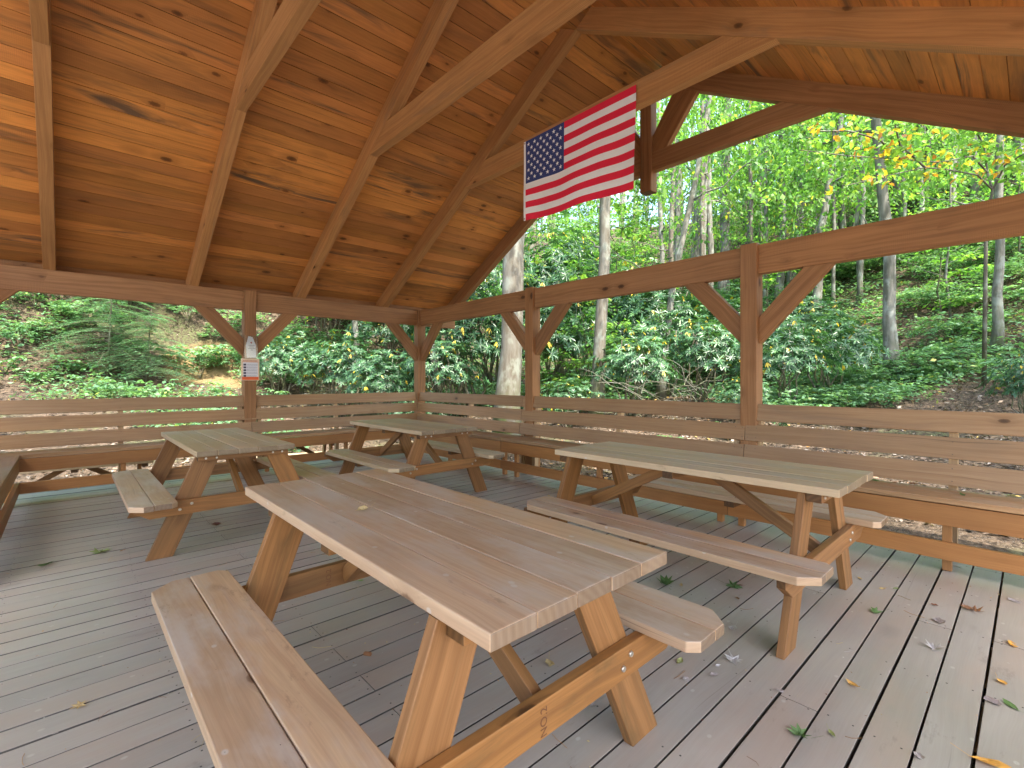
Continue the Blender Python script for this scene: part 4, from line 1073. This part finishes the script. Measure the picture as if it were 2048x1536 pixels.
HB = [(40, 15.4, .7, 'round-leaved plant low on the bank at the left edge', 44, .15), (95, 17.4, .9, 'tall green plant high on the left bank', 50, .17), (180, 15.0, .55, 'low plant in front of the hemlocks', 36, .13), (240, 14.6, .5, 'small plant at the foot of the bank below the hemlocks', 36, .12), (10, 14.6, .5, 'small plant at the very foot of the left bank', 36, .13), (60, 18.8, 1.1, 'bushy plant on the brow of the left bank under the brace', 60, .17), (140, 19.6, 1.2, 'bushy plant on the brow of the left bank, right of the brace', 60, .17), (375, 18.7, 1.0, 'overhanging plant on the brow above the clay scar', 60, .17), (300, 18.9, 1.0, 'leafy plant behind the hemlocks on the brow', 60, .16), (500, 17.2, .9, 'plant hidden behind the notice post on the bank', 50, .15), (430, 16.2, .45, 'small plant growing out of the lower clay', 24, .12),
      (400, 17.6, 1.0, 'big-leaved plant hanging above the clay scar left of the notice post', 60, .2), (355, 17.2, .9, 'bright plant at the upper left of the clay scar', 44, .18),
      (70, 16.2, .8, 'leafy green plant at the lower left of the bank', 40, .18), (20, 17.6, .8, 'leafy plant at the left edge of the picture', 36, .16), (120, 15.2, .6, 'low bright plant near the foot of the left bank', 36, .16),
      (330, 15.6, .5, 'small bright plant below the clay scar', 24, .14), (455, 15.0, .5, 'little plant left of the notice post near the ground', 24, .14), (545, 13.8, .7, 'light green sapling cluster right behind the notice post', 44, .12),
      (580, 16.8, 1.0, 'leafy shrub between the back knee brace and the bank', 60, .15), (450, 19.0, .9, 'leafy plant on the brow of the bank above the clay', 50, .16),
      (1560, 9.6, .45, 'lush green patch of leaves right behind the foot of the third post', 50, .11), (1625, 10.2, .5, 'green leafy plant above the bench, right of the third post', 50, .12), (1700, 11.0, .5, 'leafy plant beside the white fern frond', 44, .12),
      (1770, 10.6, .45, 'leafy plant under the tall silver tree', 44, .12), (1840, 12.5, .5, 'leafy plant left of the slender grey tree', 40, .12), (1900, 16.5, .9, 'broad-leaved shrub at the foot of the white sapling', 60, .16),
      (1460, 9.6, .35, 'small leafy plant left of the foot of the third post', 30, .11), (2030, 9.8, .8, 'blue-green leafy plant at the right edge above the bench', 60, .17), (1960, 17.0, 1.0, 'shrub high on the slope behind the slender grey tree', 60, .16)]
for i, (px, t, h, lab, n, lf) in enumerate(HB): herb(px, t - (BANK if px < 520 else 0), h * (1.15 if px < 520 else 1), lab, 100 + i, n, lf)
def fern(px, t, sz, label, seed):
    r = np.random.RandomState(seed); x, y = at(px, t); e = empty('fern', (x, y, H(x, y)), 0, label=label, cat='fern', group='ferns on the slopes'); lv = Leaves()
    for i in range(9):
        a = i * .7 + r.rand() * .3; k = 22; u = np.linspace(.05, 1, k); dr = np.array([math.cos(a), math.sin(a), 0])
        pos = np.outer(u * sz, dr) + np.outer(np.sin(u * 2.1) * sz * .45, [0, 0, 1]); sw = np.array([-dr[1], dr[0], 0])
        for s in (-1, 1):
            L = sz * .30 * np.sin(np.pi * np.clip(u * .9 + .1, 0, 1)) + .01
            lv.add(pos, sw * s + dr * .35 + r.normal(size=(k, 3)) * .05, np.tile([0, 0, 1.0], (k, 1)), L, L * .24, np.clip(r.rand(k) * .4 + .3, 0, 1), .15, simple=True)
    link('fronds', lv.mesh('fronds', M['herb']), e)
for i, (px, t, s, lab) in enumerate([(1728, 9.8, .42, 'pale fern behind the bench to the right of the third post'), (85, 13.6, .5, 'fern at the foot of the left bank'), (150, 14.4, .5, 'fern low on the left bank beside another fern'), (900, 10.6, .4, 'fern behind the bench right of the corner'), (1330, 9.7, .4, 'small fern behind the right bench left of the third post')]): fern(px, t - (1.0 if px < 200 else 0), s, lab, i)

# --- overhanging branch with turning leaves, upper right
def turning_tree():
    x, y = at(1968, 10.6); z0 = H(x, y) - .1
    e = empty('maple_sapling', (x, y, z0), 0, label='young tree with arching branches of yellow and rusty leaves in the upper right', cat='tree'); m = MB(); lv = Leaves(); r = np.random.RandomState(3)
    def w(px, py, t): X, Y = at(px, t); return Vector((X - x, Y - y, CAMZ + (758.9 - py) / FPX * t - z0))
    T = [(0, 0, 0), w(1972, 480, 10.6), w(1985, 380, 10.5), w(1975, 345, 10.4)]
    m.tube(T, [.045, .035, .028, .022], 7)
    br = [[w(1975, 345, 10.4), w(1945, 312, 10.2), w(1880, 325, 9.8), w(1800, 318, 9.4), w(1700, 312, 9.0), w(1600, 300, 8.8)],
          [w(1985, 380, 10.5), w(1955, 350, 10.2), w(1900, 340, 9.9), w(1850, 335, 9.5), w(1780, 350, 9.2), w(1690, 372, 9.0)],
          [w(1985, 380, 10.5), w(2010, 330, 10.2), w(2060, 300, 9.8), w(2110, 290, 9.6)], [w(1975, 345, 10.4), w(1968, 290, 10.3), w(1940, 240, 10.0), w(1880, 215, 9.6)],
          [w(1800, 318, 9.4), w(1760, 280, 9.2), w(1700, 262, 9.0), w(1640, 262, 8.8)], [w(1850, 335, 9.5), w(1800, 290, 9.2), w(1790, 250, 9.0)]]
    for b in br:
        m.tube(b, [.020 * (1 - .13 * i) for i in range(len(b))], 6, cap=False)
        for i in range(30):
            f = r.uniform(.15, 1) * (len(b) - 1); k = min(int(f), len(b) - 2); p = np.array(b[k].lerp(b[k + 1], f - k)) + r.normal(size=3) * [.22, .22, .14]
            n = 3; L = r.uniform(.10, .17, n); kind = r.rand()
            col = r.uniform(0, .5, n) if kind < .66 else r.uniform(.62, .97, n)
            lv.add(p[None] + r.normal(size=(n, 3)) * .05, r.normal(size=(n, 3)) * [1, 1, .4] - [0, 0, .35], np.array([0, 0, 1.0]) + r.normal(size=(n, 3)) * .5, L, L * .62, col, .25)
    link('leaves', lv.mesh('leaves', M['autumn']), e); m.build('trunk', M['barkdark'], e)
turning_tree()

# --- bare twigs and a fallen log among the rhododendrons
def twigs(px, t, label, seed, sc=1.0):
    r = random.Random(seed); x, y = at(px, t); e = MB()
    for i in range(26):
        a = r.uniform(0, 6.28); ln = r.uniform(.7, 1.8) * sc; p = Vector((r.uniform(-.4, .4), r.uniform(-.4, .4), r.uniform(0, .8) * sc)); d = Vector((math.cos(a), math.sin(a), r.uniform(-.1, 1.0))).normalized(); q = [p]
        for k in range(6): d = (d + Vector((r.uniform(-.5, .5), r.uniform(-.5, .5), r.uniform(-.55, .25)))).normalized(); q.append(q[-1] + d * ln / 6)
        e.tube(q, [.010 * (1 - .13 * k) for k in range(7)], 4, cap=False)
    o = e.build('bare_branches', M['bark'], None, label=label, cat='bare branches'); o.location = (x, y, H(x, y) + .2)
twigs(1265, 11.4, 'tangle of thin bare curling twigs below the hanging king post', 1, 1.2)
twigs(1380, 11.8, 'bare twigs left of the third post in front of rhododendron', 2, 1.0)
twigs(860, 12.0, 'bare stems behind the corner post near the ground', 3, .9)
twigs(640, 14.2, 'thin bare twigs on the leaf-covered bank right of the notice', 4, .8)
def log(p, q, rad, label):
    m = MB(); a = Vector((*p, H(*p) + rad)); b = Vector((*q, H(*q) + rad)); m.tube([a, a.lerp(b, .5) + Vector((0, 0, .05)), b], [rad, rad * .9, rad * .7], 9); m.build('fallen_log', M['barkdark'], None, label=label, cat='log')
log(at(1820, 13.5), at(1930, 12.9), .12, 'dark rotting log on the slope left of the slender grey tree')
log(at(1340, 23), at(1480, 25), .14, 'fallen trunk lying across the slope in the gable view')

# ------------------------------------------------------------------ fallen leaves on the deck, the bench and a table
def fallen(px, py, kind, size, tone, label, z=0.0, rot=None, curl=None):
    x, y = onz(px, py, z); r = random.Random(int(px * 7 + py)); rot = r.uniform(0, 6.28) if rot is None else rot; curl = r.uniform(.1, .5) if curl is None else curl
    if kind == 'lobed':
        pts = [(0, -.5), (.10, -.15), (.42, -.30), (.30, -.05), (.52, .12), (.26, .14), (.30, .42), (.12, .28), (0, .56), (-.12, .28), (-.30, .42), (-.26, .14), (-.52, .12), (-.30, -.05), (-.42, -.30), (-.10, -.15)]
    elif kind == 'oval':
        pts = [(0, -.5), (.14, -.3), (.22, -.02), (.17, .24), (0, .52), (-.17, .24), (-.22, -.02), (-.14, -.3)]
    else:
        pts = [(0, -.4), (.22, -.28), (.34, .02), (.18, .20), (.10, .42), (-.12, .34), (-.30, .18), (-.24, -.12)]
    vs = []; fs = []; n = len(pts)
    def lift(a, b):
        h = curl * size * ((abs(a) * 1.6) ** 2 + (b * b) * .9) * .9 + size * .05 * math.sin(9 * a + 5 * b + px); return h
    for ring in (0, .5, 1):
        for (a, b) in pts: vs.append((a * ring * size * (1 - curl * .25), b * ring * size, lift(a * ring, b * ring) + .003 + (r.uniform(0, .12) * size * curl if ring == 1 else 0)))
    for i in range(n):
        j = (i + 1) % n; fs.append((n + i, n + j, 2 * n + j, 2 * n + i))
    vs.append((0, 0, .003)); c = len(vs) - 1
    for i in range(n): fs.append((c, n + i, n + (i + 1) % n))
    # stalk
    k = len(vs); sx = r.uniform(-.2, .2)
    for (a, b, h) in ((-.012, -.45, .004), (.012, -.45, .004), (sx + .01, -.95, .006 + size * .15), (sx - .01, -.95, .006 + size * .15)): vs.append((a * size, b * size, h))
    fs.append((k, k + 1, k + 2, k + 3))
    me = bpy.data.meshes.new('fallen_leaf'); me.from_pydata(vs, [], fs)
    ca = me.color_attributes.new('Board', 'FLOAT_COLOR', 'CORNER')
    for p in me.polygons:
        for li in p.loop_indices:
            ca.data[li].color = (min(1, max(0, tone + r.uniform(-.02, .02))), r.uniform(.25, .95), 0, 1)
    me.materials.append(M['fallen'])
    o = bpy.data.objects.new('fallen_leaf', me); COL.objects.link(o); o.location = (x, y, z + .001); o.rotation_euler = (r.uniform(-.08, .08), r.uniform(-.08, .08), rot)
    tagit(o, label=label, cat='fallen leaf', group='fallen leaves scattered on the deck and furniture')
# tones: 0 dark green .2 green .4 tan-yellow .55 orange .7 brown .85 dark red 1 grey
FL = [(200, 1105, 'lobed', .16, .24, 'large pale green maple leaf on the open deck at the left', 0), (92, 1130, 'oval', .13, .05, 'dark green leaf on the deck left of the pale maple leaf', 0), (245, 1102, 'curl', .06, .66, 'small brown leaf just right of the pale maple leaf', 0),
 (724, 1022, 'curl', .085, .40, 'curled tan leaf lying on the nearest table top', .772), (433, 1050, 'curl', .12, .86, 'dark red leaf under the left small table', 0), (160, 1412, 'lobed', .075, .42, 'yellow star-shaped leaf on the deck at the lower left', 0),
 (735, 1310, 'curl', .07, .70, 'crumpled brown leaf on the deck beneath the nearest table', 0), (718, 1163, 'oval', .07, .22, 'pale green leaf beside the nearest table rear crossbeam', 0), (1100, 1328, 'curl', .085, .40, 'curled tan leaf under the near end of the nearest table', 0),
 (1330, 1168, 'lobed', .15, .03, 'green oak-like leaf on the deck right of the nearest table', 0), (1362, 1171, 'oval', .06, .42, 'small tan leaf touching the green oak-like leaf', 0), (1465, 1172, 'lobed', .13, .04, 'dark green leaf below the long seat of the right table', 0),
 (1474, 1198, 'curl', .05, .72, 'small brown leaf just below the dark green one', 0), (1467, 1258, 'curl', .09, 1.0, 'pale grey curled leaf right of the nearest table seat', 0), (1466, 1320, 'lobed', .10, 1.0, 'silvery grey leaf on the deck before the right table leg', 0),
 (1360, 1325, 'oval', .075, .28, 'yellow-green leaf beneath the right seat of the nearest table', 0), (1371, 1360, 'curl', .055, .97, 'small whitish leaf over a deck gap', 0), (1428, 1353, 'curl', .07, .95, 'crumbled grey-brown leaf near the silvery one', 0), (1436, 1334, 'oval', .045, .98, 'tiny grey leaf fragment beside the silvery leaf', 0),
 (1753, 1225, 'lobed', .085, .10, 'flat olive leaf right of the right table', 0), (1878, 1244, 'curl', .10, .93, 'curled grey-brown leaf in the middle of the right deck', 0), (1944, 1220, 'lobed', .13, .70, 'broad brown leaf on the right deck', 0), (1872, 1298, 'lobed', .11, .99, 'pale grey leaf with a stalk on the right deck', 0),
 (2026, 1290, 'oval', .10, .54, 'orange-yellow leaf near the right edge of the deck', 0), (1791, 1178, 'curl', .05, .22, 'small green leaf between two deck gaps near the right table', 0), (1765, 1178, 'oval', .06, .42, 'narrow tan leaf beside the small green one', 0), (1720, 1158, 'oval', .05, .45, 'tiny tan leaf near the right table far leg', 0),
 (1707, 1372, 'oval', .075, .50, 'slim orange leaf on the deck at the lower right', 0), (2004, 1366, 'curl', .06, .52, 'little orange leaf at the right edge, lower down', 0), (1985, 1405, 'curl', .09, .93, 'pinkish-grey curled leaf at the lower right', 0), (2022, 1413, 'oval', .08, .12, 'dull green leaf next to the pinkish-grey one', 0),
 (1838, 1514, 'curl', .06, .97, 'small grey leaf at the bottom edge of the right deck', 0), (1980, 1528, 'oval', .12, .54, 'orange leaf cut off by the bottom right corner', 0), (1600, 1472, 'lobed', .09, .06, 'green leaf near the bottom right of the deck', 0), (1664, 1470, 'oval', .05, .26, 'yellow-green sliver of leaf at the lower right', 0),
 (2030, 1203, 'curl', .10, .96, 'grey curled leaf at the right edge below the bench', 0), (1185, 1412, 'curl', .04, .95, 'tiny grey leaf below the nearest table', 0), (1073, 975, 'curl', .06, .42, 'small cream leaf on the deck before the right bench', 0), (1098, 992, 'curl', .05, .44, 'small tan leaf beside the far end of the right table', 0),
 (1449, 1082, 'curl', .05, .40, 'pale yellow chip of leaf under the right table', 0), (956, 963, 'oval', .05, .40, 'cream leaf by the foot of the far table', 0), (1750, 961, 'oval', .08, .10, 'green leaf on the right bench seat beside the table', .502), (1786, 966, 'curl', .07, .70, 'brown leaf on the right bench seat', .502),
 (1826, 969, 'curl', .08, .72, 'dark curled leaf on the right bench seat', .502), (1925, 990, 'oval', .08, .08, 'dark green leaf on the right bench seat', .502), (2022, 993, 'lobed', .09, .32, 'yellow-green leaf at the right end of the bench seat', .502),
 (112, 981, 'curl', .09, .68, 'brown leaf by the stretcher of the back bench at the left', 0), (140, 978, 'curl', .09, .98, 'grey leaf by the back bench stretcher at the left', 0), (158, 977, 'oval', .08, .42, 'yellowish leaf by the back bench stretcher', 0), (195, 970, 'curl', .07, .70, 'dark leaf by the back bench near the left table', 0),
 (1560, 1383, 'curl', .05, .95, 'bleached twig-like leaf over a deck gap at the lower right', 0), (1480, 1172, 'oval', .05, .74, 'rust speck of leaf near the dark green leaf', 0), (1870, 1212, 'curl', .05, .80, 'small dark leaf above the curled grey-brown one', 0), (450, 800 + 565, 'curl', .03, .42, 'tiny tan leaf under the left seat of the nearest table', 0)]
for f in FL: fallen(f[0], f[1], f[2], f[3] * .86, f[4], f[5], f[6])

# --- fine debris: pale pine needles, twig bits and specks gathered on the boards
def debris():
    r = random.Random(5); m = MB(); lv = Leaves(); q = np.random.RandomState(8)
    for i in range(230):
        x, y = r.uniform(-.8, 4.7), r.uniform(.4, 7.4); a = r.uniform(0, 6.28); L = r.uniform(.03, .10); c = r.uniform(-.6, .6); pts = []
        for k in range(4): pts.append((x + math.cos(a + c * k / 3) * L * k / 3, y + math.sin(a + c * k / 3) * L * k / 3, .0022 + .002 * (k % 2)))
        t_ = r.choice([.62, .66, .72, .97, .40]); m.tube(pts, [.0009] * 4, 3, cap=False, col=(t_, r.random(), 0, 1))
    n = 3200
    P = np.zeros((n, 3)); 
    for i in range(n):
        yb = .141 + .1437 * r.randint(-1, 52); near = r.random() < .5
        P[i] = (r.uniform(-1.1, 4.85), yb + (r.uniform(-.010, .010) if near else r.uniform(0, .1437)), .0025)
        if r.random() < .3: P[i][0] = r.uniform(4.0, 4.8)
    L = q.uniform(.003, .013, n)
    lv.add(P, q.normal(size=(n, 3)) * [1, 1, .1], np.array([0, 0, 1.0]) + q.normal(size=(n, 3)) * .3, L, L * .5, q.choice([.60, .7, .85, .97, 1.0, .4], n), .1, simple=True)
    a = link('deck_debris', lv.mesh('deck_debris', M['fallen']), None, kind='stuff'); m.build('needles', M['fallen'], a)
debris()
